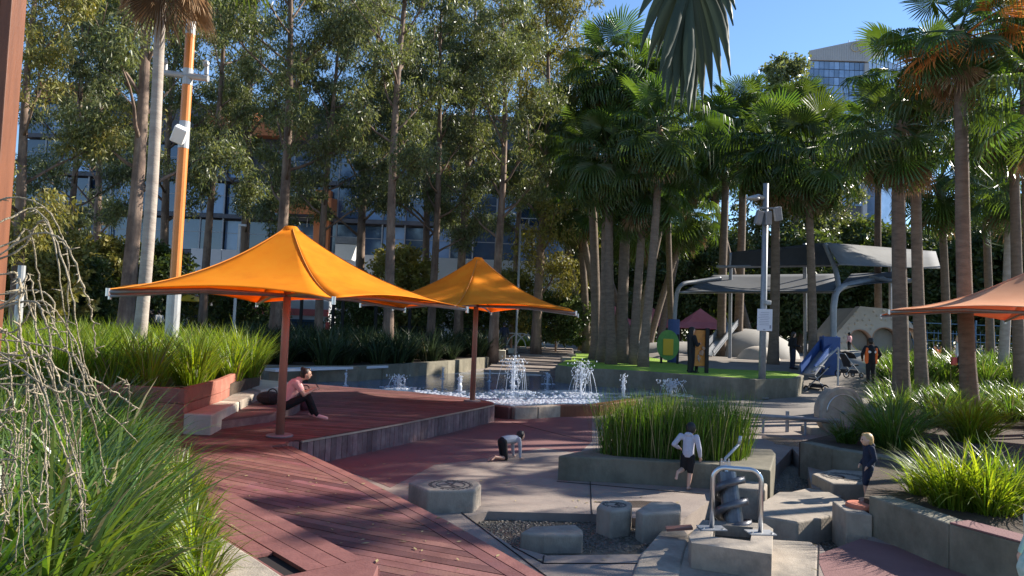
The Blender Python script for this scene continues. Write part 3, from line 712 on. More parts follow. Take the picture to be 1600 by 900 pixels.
# low bed at the foot of the right palms
RB = [V(9.7, 19.3), V(14.5, 19), V(19, 26), V(13.4, 27.2), V(12.2, 24.5)]
m = MB(); m.prism(RB, -.3, .45); struct(m.build('planting_soil', 'soil'))
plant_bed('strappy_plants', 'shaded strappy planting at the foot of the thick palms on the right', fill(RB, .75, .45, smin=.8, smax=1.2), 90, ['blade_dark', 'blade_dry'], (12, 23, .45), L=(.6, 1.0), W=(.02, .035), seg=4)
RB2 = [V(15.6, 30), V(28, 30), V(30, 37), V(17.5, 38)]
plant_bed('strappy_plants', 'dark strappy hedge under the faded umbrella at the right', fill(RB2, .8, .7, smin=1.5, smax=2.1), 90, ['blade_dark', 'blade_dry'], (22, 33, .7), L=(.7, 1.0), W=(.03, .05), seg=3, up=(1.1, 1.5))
for px, py, z, s, lb in [(818, 543, .9, 1.7, 'bright grass clump at the left of the stairs behind the pool'), (440, 532, 1.0, 1.5, 'sunlit grass clump beside the trunk behind the first umbrella pole'), (500, 530, 1.0, 1.4, 'sunlit grass clump between two dark trunks behind the deck'), (1462, 560, 1.15, 1.8, 'yellow-green grass clump behind the woman with the white top'), (1070, 520, 1.1, 1.8, 'sunlit grass clump below the red tent behind the turf'), (1110, 522, 1.1, 1.7, 'sunlit grass clump right of the orange play panel'), (1222, 540, 1.1, 1.4, 'yellow-green grass clump behind the woman in dark clothes')]:
    o = clump(lb, px, py, z, s, 260, L=(.6, .9), W=(.03, .05), seg=3)
    o['group'] = 'grass clumps in the background'

# ================================================================== gum trees
def limb(m, path, r0, r1, n=7):
    k = len(path); m.tube(path, [r0 * (1 - i / (k - 1)) + r1 * i / (k - 1) for i in range(k)], n)
def leaf_quads(P, A, L, W):
    n = len(P); R = np.random.normal(size=(n, 3)); w = np.cross(A, R); w /= np.linalg.norm(w, axis=1)[:, None] + 1e-9
    v = np.stack([P, P + A * (L * .45)[:, None] + w * (W / 2)[:, None], P + A * L[:, None], P + A * (L * .45)[:, None] - w * (W / 2)[:, None]], 1)
    return v.reshape(-1, 3), np.arange(n * 4).reshape(-1, 4)
def gum_proto(seed, Ht, bare, cr, nclump, nleaf, r0, leafmat, two=False):
    R = random.Random(seed); np.random.seed(seed)
    m = MB(); ph = R.uniform(0, 6)
    def tp(t): return Vector((.35 * math.sin(t * 4 + ph) * t * Ht / 18, .3 * math.cos(t * 3.3 + ph) * t * Ht / 18, Ht * t))
    tp0 = tp(0)
    tr = [tp(i / 12) for i in range(13)]; tr[0].z = -.4
    m.tube(tr, [r0 * (1.25 if i == 0 else 1) * (1 - .82 * i / 12) for i in range(13)], 9)
    tips = []
    nb = 17
    for b in range(nb):
        t = bare + (1 - bare) * (b + R.uniform(0, .7)) / nb; t = min(t, .97); p = tp(t); az = b * 2.4 + R.uniform(-.5, .5)
        L = cr * R.uniform(.7, 1.15) * (1 - .55 * max(0, (t - .6) / .4)) * (.72 + .28 * min(1, (t - bare) / .2)); el = R.uniform(.35, .95)
        path = [p]; d = Vector((math.cos(az) * math.cos(el), math.sin(az) * math.cos(el), math.sin(el)))
        for s in range(5):
            d = (d + Vector((R.uniform(-.22, .22), R.uniform(-.22, .22), R.uniform(-.12, .2)))).normalized(); path.append(path[-1] + d * L / 5)
        rb = r0 * .36 * (1 - .6 * t); limb(m, path, rb, rb * .2, 6)
        for s in range(4):
            q = path[2 + s % 4] if 2 + s % 4 < len(path) else path[-1]
            d2 = (d + Vector((R.uniform(-1, 1), R.uniform(-1, 1), R.uniform(-.35, .6)))).normalized(); l2 = L * R.uniform(.25, .5)
            pp = [q, q + d2 * l2 * .5 + Vector((0, 0, .08)), q + d2 * l2]; limb(m, pp, rb * .4, rb * .1, 4)
            tips += [pp[1], pp[2]]
        tips += [path[-1], path[-2]]
    tips.append(tp(1))
    C = np.array([[*tips[R.randrange(len(tips))]] for _ in range(nclump)]) + np.random.normal(size=(nclump, 3)) * [.35, .35, .3]
    rad = np.random.uniform(.3, .85, nclump)
    idx = np.repeat(np.arange(nclump), nleaf); n = len(idx)
    U = np.random.normal(size=(n, 3)); U /= np.linalg.norm(U, axis=1)[:, None]; U *= np.random.rand(n)[:, None] ** .45
    P = C[idx] + U * rad[idx][:, None] * [1, 1, .75]
    A = np.random.normal(size=(n, 3)) * .62 + [0, 0, -.75]; A /= np.linalg.norm(A, axis=1)[:, None]
    v, f = leaf_quads(P, A, np.random.uniform(.15, .3, n), np.random.uniform(.04, .075, n))
    root = thing('gum_tree', 'x', 'tree')
    m.build('trunk', 'bark_gum', root, local=True, smooth=True)
    link('crown', np_mesh('crown', v, f, [leafmat]), root); WL[root.children[-1].name] = Vector()
    return root
gums = [gum_proto(11, 19, .3, 3.6, 215, 110, .27, 'leaf_gum'), gum_proto(12, 21, .34, 3.4, 180, 110, .24, 'leaf_gum'), gum_proto(13, 17, .25, 3.5, 220, 105, .21, 'leaf_gum_dark'), gum_proto(14, 22, .25, 4.1, 265, 115, .30, 'leaf_gum'), gum_proto(15, 17, .14, 3.6, 260, 100, .24, 'leaf_yellow')]
used = set()
def place(proto, p, s, rz, label, group, sz=None):
    o = proto if proto.name not in used else copy_tree(proto)
    used.add(proto.name); used.add(o.name)
    o.location = p; o.scale = (s, s, sz or s); o.rotation_euler = (0, 0, rz); WL[o.name] = Vector(p)
    o['label'] = label; o['group'] = group; return o
GUM = [(197, 470, 27, 3, 1.0, 'thick gum trunk behind the slim grey palm trunk on the left'),
       (428, 540, 34, 0, 1.12, 'tall gum tree whose dark trunk rises behind the first orange umbrella'),
       (497, 540, 39, 2, 1.15, 'gum tree with a reddish trunk just right of the first umbrella peak'),
       (606, 540, 33, 1, 1.05, 'straight pale gum tree between the two orange umbrellas'),
       (672, 530, 41, 2, 1.2, 'slender leaning gum just left of the second umbrella'),
       (771, 520, 40, 0, 1.05, 'dark gum tree directly behind the second umbrella peak'),
       (316, 520, 42, 1, 1.1, 'gum tree right of the orange banded mast'),
       (838, 520, 47, 4, 1.38, 'gum tree at the right end of the row next to the palm grove'),
       (716, 520, 48, 3, 1.1, 'broad gum tree behind the gap between umbrella and stairs'),
       (560, 520, 52, 3, 1.25, 'rear gum tree framed between the straight pale gum and the building'),
       (375, 520, 50, 3, 1.2, 'rear gum tree behind the thin grey light pole'),
       (250, 520, 48, 0, 1.25, 'rear gum tree behind the orange mast'),
       (95, 520, 40, 2, 1.15, 'gum tree rising behind the hanging twigs on the left'),
       (22, 520, 26, 4, .95, 'yellowish gum tree at the left edge beside the timber post'),
       (140, 520, 52, 3, 1.1, 'rear gum tree behind the left bushes'),
       (660, 520, 58, 0, 1.35, 'farthest gum tree above the white wall'),
       (800, 510, 60, 1, 1.25, 'far gum tree closing the row above the stairs')]
for i, (px, py, d, k, s, lb) in enumerate(GUM):
    p = Y(px, py, d); p.z = .9
    place(gums[k], p, s, i * 1.7 + .4, lb, 'gum trees behind the deck')

# ------------------------------------------------------------------ bushes and broad trees
def bush_proto(seed, h, r, nclump, nleaf, lm, size=(.1, .2), stem=.06, name='bush', cat='bush'):
    R = random.Random(seed); np.random.seed(seed); root = thing(name, 'x', cat); m = MB()
    m.tube([(0, 0, -.3), (.05, .03, h * .3), (0, .05, h * .6)], [stem * 1.3, stem, stem * .6], 7)
    for k in range(7):
        a = k * .9 + R.uniform(0, .5); b = R.uniform(.25, .5) * h
        m.tube([(0, 0, b), (math.cos(a) * r * .35, math.sin(a) * r * .35, b + h * .18), (math.cos(a) * r * .7, math.sin(a) * r * .7, b + h * R.uniform(.2, .42))], [stem * .6, stem * .4, stem * .12], 5)
    m.build('stem' if cat == 'bush' else 'trunk', 'bark_gum', root, local=True, smooth=True)
    a = np.random.uniform(0, 2 * PI, nclump); u = np.random.rand(nclump) ** .5; zz = np.random.uniform(.2, 1, nclump)
    prof = np.sqrt(np.clip(1 - ((zz - .5) / .56) ** 2, 0.05, 1)); rr = r * prof * u * np.random.uniform(.75, 1.15, nclump)
    C = np.stack([rr * np.cos(a), rr * np.sin(a), h * zz], 1); idx = np.repeat(np.arange(nclump), nleaf); n = len(idx)
    U = np.random.normal(size=(n, 3)); U /= np.linalg.norm(U, axis=1)[:, None]; U *= np.random.rand(n)[:, None] ** .4
    P = C[idx] + U * np.random.uniform(.18, .34, nclump)[idx][:, None] * r * .6
    A = np.random.normal(size=(n, 3)) + [0, 0, -.2]; A /= np.linalg.norm(A, axis=1)[:, None]
    s = np.random.uniform(*size, n); v, f = leaf_quads(P, A, s, s * .5)
    link('foliage' if cat == 'bush' else 'crown', np_mesh('crown', v, f, [lm]), root); WL[root.children[-1].name] = Vector()
    return root
bA = bush_proto(21, 4.2, 2.0, 150, 60, 'leaf_yellow', (.14, .28), name='small_tree', cat='tree')
bB = bush_proto(22, 4.0, 2.2, 170, 60, 'leaf_bush', (.14, .28), name='small_tree', cat='tree')
bC = bush_proto(23, 10, 5.0, 420, 60, 'leaf_bush', (.26, .5), .25, name='broad_tree', cat='tree')
bD = bush_proto(24, 27, 4.2, 330, 80, 'leaf_gum', (.25, .5), .3, name='broad_tree', cat='tree')
SM = [(160, 44, bA, 1.35, 'yellow-topped small tree left of the slim palm trunk'), (225, 46, bB, 1.4, 'leafy small tree right behind the slim palm trunk'), (60, 34, bB, 1.2, 'dark leafy small tree behind the hanging twigs'),
      (110, 36, bB, 1.0, 'shaded small tree below the yellow-topped one'), (20, 30, bA, 1.35, 'pale small tree at the left edge under the timber post'), (622, 52, bA, 1.55, 'sunlit yellow-green tree between the two umbrellas'),
      (560, 50, bB, .9, 'dark conical bush in front of the white wall'), (655, 52, bB, 1.0, 'low bush right of the sunlit yellow-green tree'), (800, 55, bA, 1.3, 'yellowish small tree right of the second umbrella'),
      (385, 50, bB, 1.1, 'small tree behind the thin grey light pole'), (325, 52, bA, 1.0, 'small tree hidden behind the left umbrella canopy'), (735, 54, bB, 1.2, 'dark bush left of the second umbrella peak'),
      (870, 50, bB, .95, 'round bush near the white hoops'), (905, 48, bB, .8, 'low bush at the top of the stairs')]
for i, (px, d, pr, s, lb) in enumerate(SM):
    p = Y(px, 500, d); p.z = 1.0; place(pr, p, s, i * 1.3, lb, 'small trees and bushes in the background')
BT = [(1060, 74, bC, 1.15, 'dark broad tree behind the palm grove'), (1160, 80, bC, 1.2, 'dark broad tree behind the grey shade sails'), (1250, 66, bC, 1.05, 'broad tree behind the curved shade frame'), (1335, 72, bC, 1.25, 'broad tree above the pale climbing mound'),
      (1420, 62, bC, 1.05, 'broad tree behind the two thick palm trunks'), (1510, 68, bC, 1.2, 'broad tree behind the blue climbing net'), (1590, 60, bC, 1.2, 'broad tree at the right edge behind the faded umbrella'), (960, 80, bC, 1.1, 'broad tree seen between the grove trunks'),
      (880, 84, bC, 1.15, 'broad tree at the end of the stairs'), (1215, 70, bD, 1.03, 'airy gum-like tree against the sky left of the hotel tower'), (1285, 72, bD, .9, 'airy tree in front of the hotel tower'), (1110, 84, bC, 1.3, 'broad tree over the red tents'), (1660, 54, bC, 1.1, 'broad tree just beyond the right edge'), (1380, 90, bC, 1.4, 'tall broad tree far behind the climbing mound')]
for i, (px, d, pr, s, lb) in enumerate(BT):
    p = Y(px, 500, d); p.z = 1.0; place(pr, p, s, i * 1.9, lb, 'broad trees in the background')

# ================================================================== fan palms
def fan(seed, Lp, Ls, ns, droop, arc, spread=2.35, mat='frond', sw=1.0, petr=.018):
    R = random.Random(seed); vs = []; fs = []; n = 8
    # arched petiole
    pth = [Vector((Lp * t, 0, -arc * t * t)) for t in np.linspace(0, 1, 6)]; mb = MB(); mb.tube(pth, [petr * (1.5 - .8 * i / 5) for i in range(6)], 4)
    hub = pth[-1]; d = (pth[-1] - pth[-2]).normalized(); ang = math.asin(max(-1, min(1, d.z)))
    ca, sa = math.cos(ang), math.sin(ang)
    def T(r, th, z): x = r * math.cos(th); y = r * math.sin(th); return hub + Vector((x * ca - z * sa, y, x * sa + z * ca))
    for i in range(ns):
        th = (i + .5 - ns / 2) / ns * 2 * spread; dth = spread / ns * sw
        L = Ls * (1 - .28 * (abs(th) / spread) ** 2) * R.uniform(.92, 1.05); dr = droop * R.uniform(.7, 1.4)
        z = lambda q: -dr * L * max(0, q - .35) ** 2 * 1.6 + .06 * L * q * math.cos(th)
        tw = R.uniform(-.04, .04)
        vv = [T(.03, th, 0), T(.55 * L, th - dth, z(.55) + .014), T(.55 * L, th, z(.55) - .024), T(.55 * L, th + dth, z(.55) + .014), T(.8 * L, th - dth * .5 + tw, z(.8)), T(.8 * L, th + dth * .5 + tw, z(.8)), T(L * (1 - .22 * dr), th + tw, z(1.05))]
        mb.add(vv, [(0, 1, 2), (0, 2, 3), (1, 4, 2), (2, 4, 5), (2, 5, 3), (4, 6, 5)])
    o = mb; me = bpy.data.meshes.new('frond'); me.from_pydata(mb.v, [], mb.f); me.materials.append(MATS[mat]); me.update(); return me
FR = {'up': [fan(31, 1.0, .95, 40, .2, .05, sw=.85), fan(32, .9, 1.0, 38, .25, .08, sw=.8)],
      'mid': [fan(33, 1.15, 1.05, 40, .8, .24, sw=.78), fan(34, 1.05, 1.1, 38, 1.0, .3, sw=.72), fan(35, 1.1, 1.0, 40, .7, .22, sw=.82)],
      'low': [fan(36, 1.0, 1.1, 36, .7, .2, sw=.7), fan(37, .95, 1.1, 34, .8, .22, sw=.65)],
      'dead': [fan(38, .9, 1.05, 24, .12, .03, 1.0, 'frond_dead', .5), fan(39, .8, 1.0, 22, .1, .02, .8, 'frond_dead', .45)],
      'rust': [fan(40, .9, 1.05, 34, .35, .2, 1.9, 'frond_rust', .45)]}
def palm(label, base, top, r, n=36, s=1.0, dead=6, tm='trunk_palm', group='fan palms', rust=0, lo=-1.05, seed=0, hi=1.35):
    R = random.Random(seed + int(base.x * 100)); t = thing('fan_palm', label, 'palm tree', base, group)
    m = MB(); k = 14; path = []; rad = []
    for i in range(k + 1):
        u = i / k; p = lerp(base, top, u); p = p + Vector((.12 * math.sin(u * 3 + seed), .1 * math.sin(u * 2.3 + 1 + seed), 0)) * (1 if 0 < i < k else 0); path.append(p)
        rad.append(r * (1.35 if i == 0 else 1.1 if i == 1 else 1 - .28 * u))
    path[0] = base - V(0, 0, .3)
    m.tube(path, rad, 12); m.build('trunk', tm, t, smooth=True)
    m = MB(); m.tube([top - V(0, 0, .7 * s), top - V(0, 0, .2 * s), top + V(0, 0, .3 * s)], [r * .8, r * 1.15, r * .4], 9); m.build('crownshaft', 'frond_dead', t, smooth=True)
    for i in range(n + dead + rust):
        if i < n:
            u = (i + .5) / n; el = lerp(hi, lo, u ** .85); kind = 'up' if u < .25 else 'mid' if u < .68 else 'low'
        elif i < n + dead: el = R.uniform(-1.42, -.95); kind = 'dead'
        else: el = R.uniform(-.5, .75); kind = 'rust'
        az = i * 2.39996 + R.uniform(-.25, .25)
        f = link('frond', R.choice(FR[kind]), t); WL[f.name] = top.copy()
        off = top - base + Vector((math.cos(az) * r * .4, math.sin(az) * r * .4, .25 * s * (1 - u if i < n else -.3)))
        f.location = off; f.rotation_euler = (Matrix.Rotation(az, 3, 'Z') @ Matrix.Rotation(-el, 3, 'Y') @ Matrix.Rotation(R.uniform(-.3, .3), 3, 'X')).to_euler()
        q = s * R.uniform(.85, 1.12); f.scale = (q, q, q)
    return t
def gpalm(label, bx, by, z, cx, cy, wpx, s=1.2, dy=0, **kw):
    b = G(bx, by, z); tp = Y(cx, cy, b.y + dy); r = wpx / FPX * b.y / 2
    return palm(label, b, tp, r, s=s, **kw)
# grove
gr = 'palms of the grove beside the pool'
gpalm('leftmost palm of the grove, trunk beside the stairs', 928, 562, 1.0, 925, 235, 16, 1.35, seed=1, group=gr)
gpalm('grove palm with the tallest feathery crown against the sky', 938, 566, 1.0, 958, 110, 15, 1.35, seed=2, group=gr)
gpalm('grove palm with a swollen base in the middle of the row', 955, 569, 1.0, 955, 250, 16, 1.4, seed=3, group=gr)
gpalm('thick grove palm standing right of the swollen one', 974, 567, 1.0, 985, 165, 18, 1.4, seed=4, group=gr)
gpalm('straight grove palm third from the right of the row', 993, 570, 1.0, 1002, 290, 15, 1.35, seed=5, group=gr)
gpalm('rightmost grove palm that leans right towards its crown', 1005, 573, 1.0, 1030, 205, 15, 1.4, seed=6, group=gr)
gpalm('rear grove palm behind the left trunks', 916, 552, 1.0, 895, 190, 12, 1.6, seed=7, group=gr)
gpalm('rear grove palm between the swollen and the thick trunk', 984, 556, 1.0, 1055, 270, 11, 1.6, seed=8, group=gr)
gpalm('rear grove palm with a low dense crown', 948, 554, 1.0, 905, 320, 12, 1.5, seed=9, group=gr)
gpalm('slim palm behind the green play panel', 1052, 556, 1.0, 1040, 120, 10, 1.5, seed=10, group=gr)
for k, (bx, by, cx, cy, lb) in enumerate([(910, 548, 872, 285, 'rear grove palm whose crown touches the gum foliage'), (935, 547, 930, 345, 'short rear grove palm with fronds low between the trunks'), (965, 549, 990, 345, 'short rear grove palm at the middle of the row'), (1012, 550, 1075, 335, 'short rear grove palm right of the row'), (1030, 548, 1092, 215, 'rear grove palm whose crown leans to the light pole'), (960, 547, 1012, 125, 'tall rear grove palm below the hanging near frond'), (990, 546, 870, 215, 'rear grove palm at the far left of the crown mass')]):
    gpalm(lb, bx, by, 1.0, cx, cy, 11, 1.75, seed=70 + k, group=gr, n=30)
g2 = 'palms on the turf and playground'
gpalm('turf palm left of the pair behind the orange play panel', 1129, 562, 1.0, 1133, 215, 14, 1.65, seed=11, group=g2)
gpalm('turf palm right of the pair behind the orange play panel', 1154, 562, 1.0, 1160, 190, 14, 1.65, seed=12, group=g2)
gpalm('palm right behind the grey light pole', 1207, 576, 1.0, 1210, 235, 16, 1.5, seed=13, group=g2)
gpalm('palm with a low crown left of the curved shade post', 1267, 580, 1.0, 1265, 250, 14, 1.5, seed=14, group=g2)
gpalm('rear palm between light pole and shade post', 1238, 552, 1.1, 1250, 180, 10, 1.9, seed=15, group=g2)
gpalm('rear palm above the shade sails', 1180, 552, 1.1, 1105, 260, 10, 1.9, seed=16, group=g2)
gpalm('rear palm with bright crown above the sails', 1300, 550, 1.1, 1315, 235, 10, 1.8, seed=17, group=g2)
g3 = 'thick palms on the right'
def ypalm(label, bx, d, z, cx, cy, wpx, s, **kw):
    b = Y(bx, 560, d); b.z = z; tp = Y(cx, cy, d); return palm(label, b, tp, wpx / FPX * d / 2, s=s, **kw)
ypalm('thick palm trunk standing before the climbing mound', 1404, 23, .45, 1408, 205, 25, 1.15, seed=21, group=g3, dead=7, n=24)
ypalm('palm just right of the thickest trunk by the mound', 1440, 25, .45, 1432, 120, 19, 1.2, seed=22, group=g3, dead=7, n=24)
ypalm('tall palm with rusty orange dead fronds at the top right', 1520, 20, .45, 1498, 58, 25, 1.05, seed=23, group=g3, dead=9, n=22, rust=10, lo=-.9)
ypalm('palm crown at the right edge above the faded umbrella', 1600, 26, .5, 1578, 175, 18, 1.3, seed=24, group=g3, n=26)
ypalm('slim pale palm behind the faded umbrella', 1568, 32, .8, 1576, 290, 16, 1.3, seed=25, group=g3, n=24, tm='trunk_palm_pale')
ypalm('palm with yellowing fronds below the rusty one', 1478, 36, 1.0, 1470, 285, 14, 1.4, seed=26, group=g3, n=26)
ypalm('palm behind the rusty palm near the right edge', 1545, 38, 1.0, 1540, 225, 13, 1.5, seed=27, group=g3, n=26)
ypalm('rear palm between the two thick trunks', 1372, 40, 1.0, 1375, 215, 12, 1.5, seed=28, group=g3, n=26)
ypalm('palm at the right edge with a high crown', 1625, 22, .45, 1600, 30, 22, 1.1, seed=29, group=g3, n=26)
# palms beyond the right edge: their shade falls across the deck and the play floor
for i, (x, y, h, s) in enumerate([(13.4, 18.2, 8.6, 1.15), (12.2, 14.0, 8.6, 1.1)]):
    palm(['palm beyond the right edge farthest from the camera', 'palm beyond the right edge beside the faded umbrella', 'palm beyond the right edge nearest the planter wall'][i], V(x, y, .2), V(x + .2, y, h), .17, n=15, dead=3, s=s, seed=40 + i, group='palms beyond the right edge')
# slim grey palm on the left with dead fronds hanging at the top edge
b = Y(206, 545, 17.5); b.z = 1.0
tp = Y(263, -95, 17.5)
palm('slim pale grey palm trunk rising from the sunlit strappy bed', b, tp, .155, n=10, s=1.35, dead=9, tm='trunk_palm_pale', seed=51, group='slim palm', hi=1.3, lo=-.1)

# big frond hanging into the top of the picture from a palm beside the camera
nb_ = V(3.3, 2.2, .3); nt_ = V(3.2, 2.3, 6.4)
np_ = palm('palm beside the camera whose near frond hangs into the top of the view', nb_, nt_, .17, n=0, s=1.0, dead=0, seed=61, group='near palm')
fb = Y(1082, -70, 3.3)
m = MB(); m.tube([nt_ + V(0, 0, .1), lerp(nt_, fb, .35) + V(0, 0, .8), lerp(nt_, fb, .8) + V(0, 0, .75), fb, Y(1068, 10, 3.32), Y(1055, 95, 3.34)], [.03, .025, .02, .014, .01, .004], 6); fo = m.build('frond_stalk', 'frond_near', np_, smooth=True)
R = random.Random(5); tips_l = [(1000, 85), (996, 30), (1010, 110), (1025, 95), (1034, 150), (1042, 165), (1030, 120), (1050, 178), (1056, 150)]; tips_r = [(1150, 15), (1146, 40), (1140, 80), (1142, 118), (1127, 135), (1113, 150), (1098, 165), (1085, 180), (1076, 186), (1064, 170), (1072, 150)]
for k, (tx, ty) in enumerate(tips_l + tips_r):
    left = k < len(tips_l); u = (k / len(tips_l)) if left else (k - len(tips_l)) / len(tips_r)
    d = 3.3 + R.uniform(-.12, .12); a = Y(1082 - 8 * u + (-2 if left else 2), -75 + 85 * u, 3.31); e2 = Y(tx, ty, d); mid = lerp(a, e2, .5) + V((-.05 if left else .07) * (1 - u), R.uniform(-.05, .05), .05 * (1 - u))
    w = .026; pts = []
    for q in np.linspace(0, 1, 9): p = a * (1 - q) ** 2 + mid * 2 * q * (1 - q) + e2 * q * q; pts.append(p)
    m = MB(); vs = []; fs = []
    for i, p in enumerate(pts):
        q = i / 8; ww = w * (.35 + .65 * math.sin(min(1, q * 1.7) * PI / 2)) * (1 if q < .55 else max(.03, 1 - ((q - .55) / .45) ** 1.3)); dd_ = (pts[min(i + 1, 8)] - pts[max(i - 1, 0)]).normalized(); sd_ = dd_.cross(V(R.uniform(-.1, .1), 1, 0)).normalized()
        vs += [p - sd_ * ww + V(0, .008, 0), p - V(0, .006, 0), p + sd_ * ww + V(0, .008, 0)]
    for i in range(8): q = i * 3; fs += [(q, q + 1, q + 4, q + 3), (q + 1, q + 2, q + 5, q + 4)]
    m.add(vs, fs); m.build('leaflet', 'frond_near', fo, smooth=True)

# bare weeping twigs close to the camera at the left
tw = thing('weeping_shrub', 'bare pale knobbly twigs weeping over the grass at the left edge', 'shrub', (-2.9, 2.6, .5))
R = random.Random(9)
m = MB(); m.tube([(-3.0, 2.8, .3), (-2.75, 2.75, 1.2), (-2.6, 2.8, 2.2), (-2.5, 2.75, 2.9)], [.05, .045, .035, .02], 8); m.build('stem', 'twig', tw, smooth=True)
strands = [((0, 405), (70, 345), (100, 480), (112, 640), (133, 835)), ((-10, 350), (60, 330), (105, 430), (130, 560), (165, 640)), ((0, 470), (45, 430), (60, 560), (75, 640), (73, 830)),
           ((-5, 560), (30, 520), (45, 620), (33, 700), (40, 890)), ((5, 480), (70, 500), (85, 600), (115, 700), (132, 835)), ((40, 560), (75, 580), (100, 660), (130, 760), (135, 832)), ((90, 575), (140, 590), (190, 620), (205, 632), (218, 640)),
           ((20, 600), (55, 615), (68, 690), (75, 780), (73, 835)), ((-5, 640), (15, 640), (25, 700), (12, 760), (15, 800)), ((50, 590), (110, 600), (140, 640), (155, 700), (168, 760)), ((0, 520), (60, 470), (110, 520), (150, 620), (215, 690)),
           ((-10, 430), (30, 440), (60, 520), (100, 610), (115, 660)), ((10, 590), (40, 600), (30, 680), (20, 760), (12, 820)), ((0, 700), (5, 720), (3, 760), (8, 800), (0, 870)), ((-5, 400), (90, 370), (130, 450), (145, 500), (150, 560))]
for k, pp in enumerate(strands + [[(a + R.uniform(-32, 12), b + R.uniform(-45, 25)) for a, b in q] for q in strands[:9]]):
    d0 = R.uniform(2.5, 3.3); ctrl = [Y(a, b, d0 + .12 * i * R.uniform(-.6, .8)) for i, (a, b) in enumerate(pp)]
    root = V(-2.62 + R.uniform(-.1, .1), 2.78, R.uniform(2.0, 2.9)); ctrl = [root] + ctrl
    pts = []
    for i in range(len(ctrl) - 1):
        p0, p1, p2, p3 = ctrl[max(i - 1, 0)], ctrl[i], ctrl[i + 1], ctrl[min(i + 2, len(ctrl) - 1)]
        for q in np.linspace(0, 1, 12, endpoint=False):
            pts.append(.5 * ((2 * p1) + (p2 - p0) * q + (2 * p0 - 5 * p1 + 4 * p2 - p3) * q * q + (3 * p1 - p0 - 3 * p2 + p3) * q ** 3))
    pts.append(ctrl[-1]); n = len(pts)
    pts = [p + V(R.uniform(-.004, .004), R.uniform(-.004, .004), R.uniform(-.003, .003)) for p in pts]
    m = MB(); m.tube(pts, [R.uniform(.0028, .0046) * (1.1 - .6 * (i / n) ** 2) for i in range(n)], 6)
    for q in range(14):
        i = R.randrange(12, n - 2); d = V(R.uniform(-1, 1), R.uniform(-1, 1), R.uniform(-.6, .4)).normalized(); m.tube([pts[i], pts[i] + d * R.uniform(.012, .05)], [.004, .0015], 4)
    m.build('twig', 'twig', tw, smooth=True)
# ================================================================== hand pump with Archimedes screw
pb = thing('water_pump', 'steel water pump with spiral screw, crank handle and concrete basin', 'pump', G(1140, 885, .012))
top = GP([(1076, 838), (1098, 812), (1196, 818), (1208, 826), (1206, 866), (1080, 848)], .28)
basin = GP([(1118, 820), (1176, 824), (1172, 845), (1112, 838)], .28)
m = MB(); m.prism(top, .012, .28, [[(p.x, p.y) for p in basin]]); m.build('basin', 'concrete', pb, bevel=.022, seg=3)
m = MB(); m.prism([lerp(p, G(1145, 832, .28), -.02) for p in basin], .03, .16); m.build('basin_water', 'stream', pb)
f0, f1 = G(1112, 826, .28), G(1188, 833, .28)
hh = .70; c0, c1 = f0 + V(0, 0, hh), f1 + V(0, 0, hh); dx = (f1 - f0).normalized()
arc = [f0] + [f0 + V(0, 0, hh - .13)] + [f0 + V(0, 0, hh - .13) + dx * .13 * (1 - math.cos(a)) + V(0, 0, .13 * math.sin(a)) for a in np.linspace(.2, PI / 2, 6)]
arc += [f1 + V(0, 0, hh - .13) - dx * .13 * (1 - math.cos(a)) + V(0, 0, .13 * math.sin(a)) for a in np.linspace(PI / 2, .2, 6)] + [f1 + V(0, 0, hh - .13), f1]
m = MB(); m.tube(arc, .028, 12); m.build('hoop_frame', 'steel', pb, smooth=True)
for f in (f0, f1):
    m = MB(); m.box((f.x, f.y, .287), (.3, .2, .012), .08); m.build('foot_plate', 'galv_light', pb)
    for sx in (-1, 1):
        m = MB(); m.cyl((f.x + sx * .11, f.y - .06, .29), (f.x + sx * .11, f.y - .06, .305), .014, 6); m.build('bolt', 'steel', pb)
sb = Vector(((f0.x + f1.x) / 2 + .13, f0.y + .28, .0)); stp_ = sb + V(-.05, .34, .80); ax = (stp_ - sb).normalized(); L = (stp_ - sb).length
m = MB(); m.cyl(sb, stp_, .115, 20); core = m.build('screw_core', 'steel_dark', pb, smooth=False)
u = ax.orthogonal().normalized(); w = ax.cross(u); vs = []; fs = []; N = 90; turns = 3.0
for i in range(N + 1):
    t = i / N; a = t * turns * 2 * PI; r = u * math.cos(a) + w * math.sin(a); c = sb + ax * (L * .03 + t * L * .88)
    vs += [c + r * .11, c + r * .2, c + r * .205 + ax * .07, c + r * .205 - ax * .015]
    if i: q = (i - 1) * 4; fs += [(q, q + 1, q + 5, q + 4), (q + 3, q + 2, q + 6, q + 7)]
m = MB(); m.add(vs, fs); m.build('screw_blade', 'steel_dark', pb, smooth=True, solid=.008)
m = MB(); m.cyl(stp_, stp_ + ax * .16, .02, 10); m.build('axle', 'steel', pb)
hb = stp_ + ax * .12
m = MB()
for sx in (-.045, .045): m.cyl(hb + V(sx, 0, -.2), hb + V(sx, 0, .06), .012, 8)
m.box(hb + V(0, 0, .0), (.13, .05, .05)); m.build('bearing', 'steel', pb)
k1 = hb + V(0, 0, .06); k2 = k1 + V(.20, .1, .17); k3 = k2 + V(.015, .0, .1)
m = MB(); m.tube([k1 - V(0, 0, .1), k1, k2], .018, 8); m.tube([k2, k3], .022, 8); m.build('crank_handle', 'galv_light', pb, smooth=True)
m = MB(); o0 = G(1075, 826, .14); m.beam(o0 + V(-.26, .03, -.02), o0 + V(.05, .0, .02), .14, .03); m.build('outlet_spout', 'pole_brown', pb)

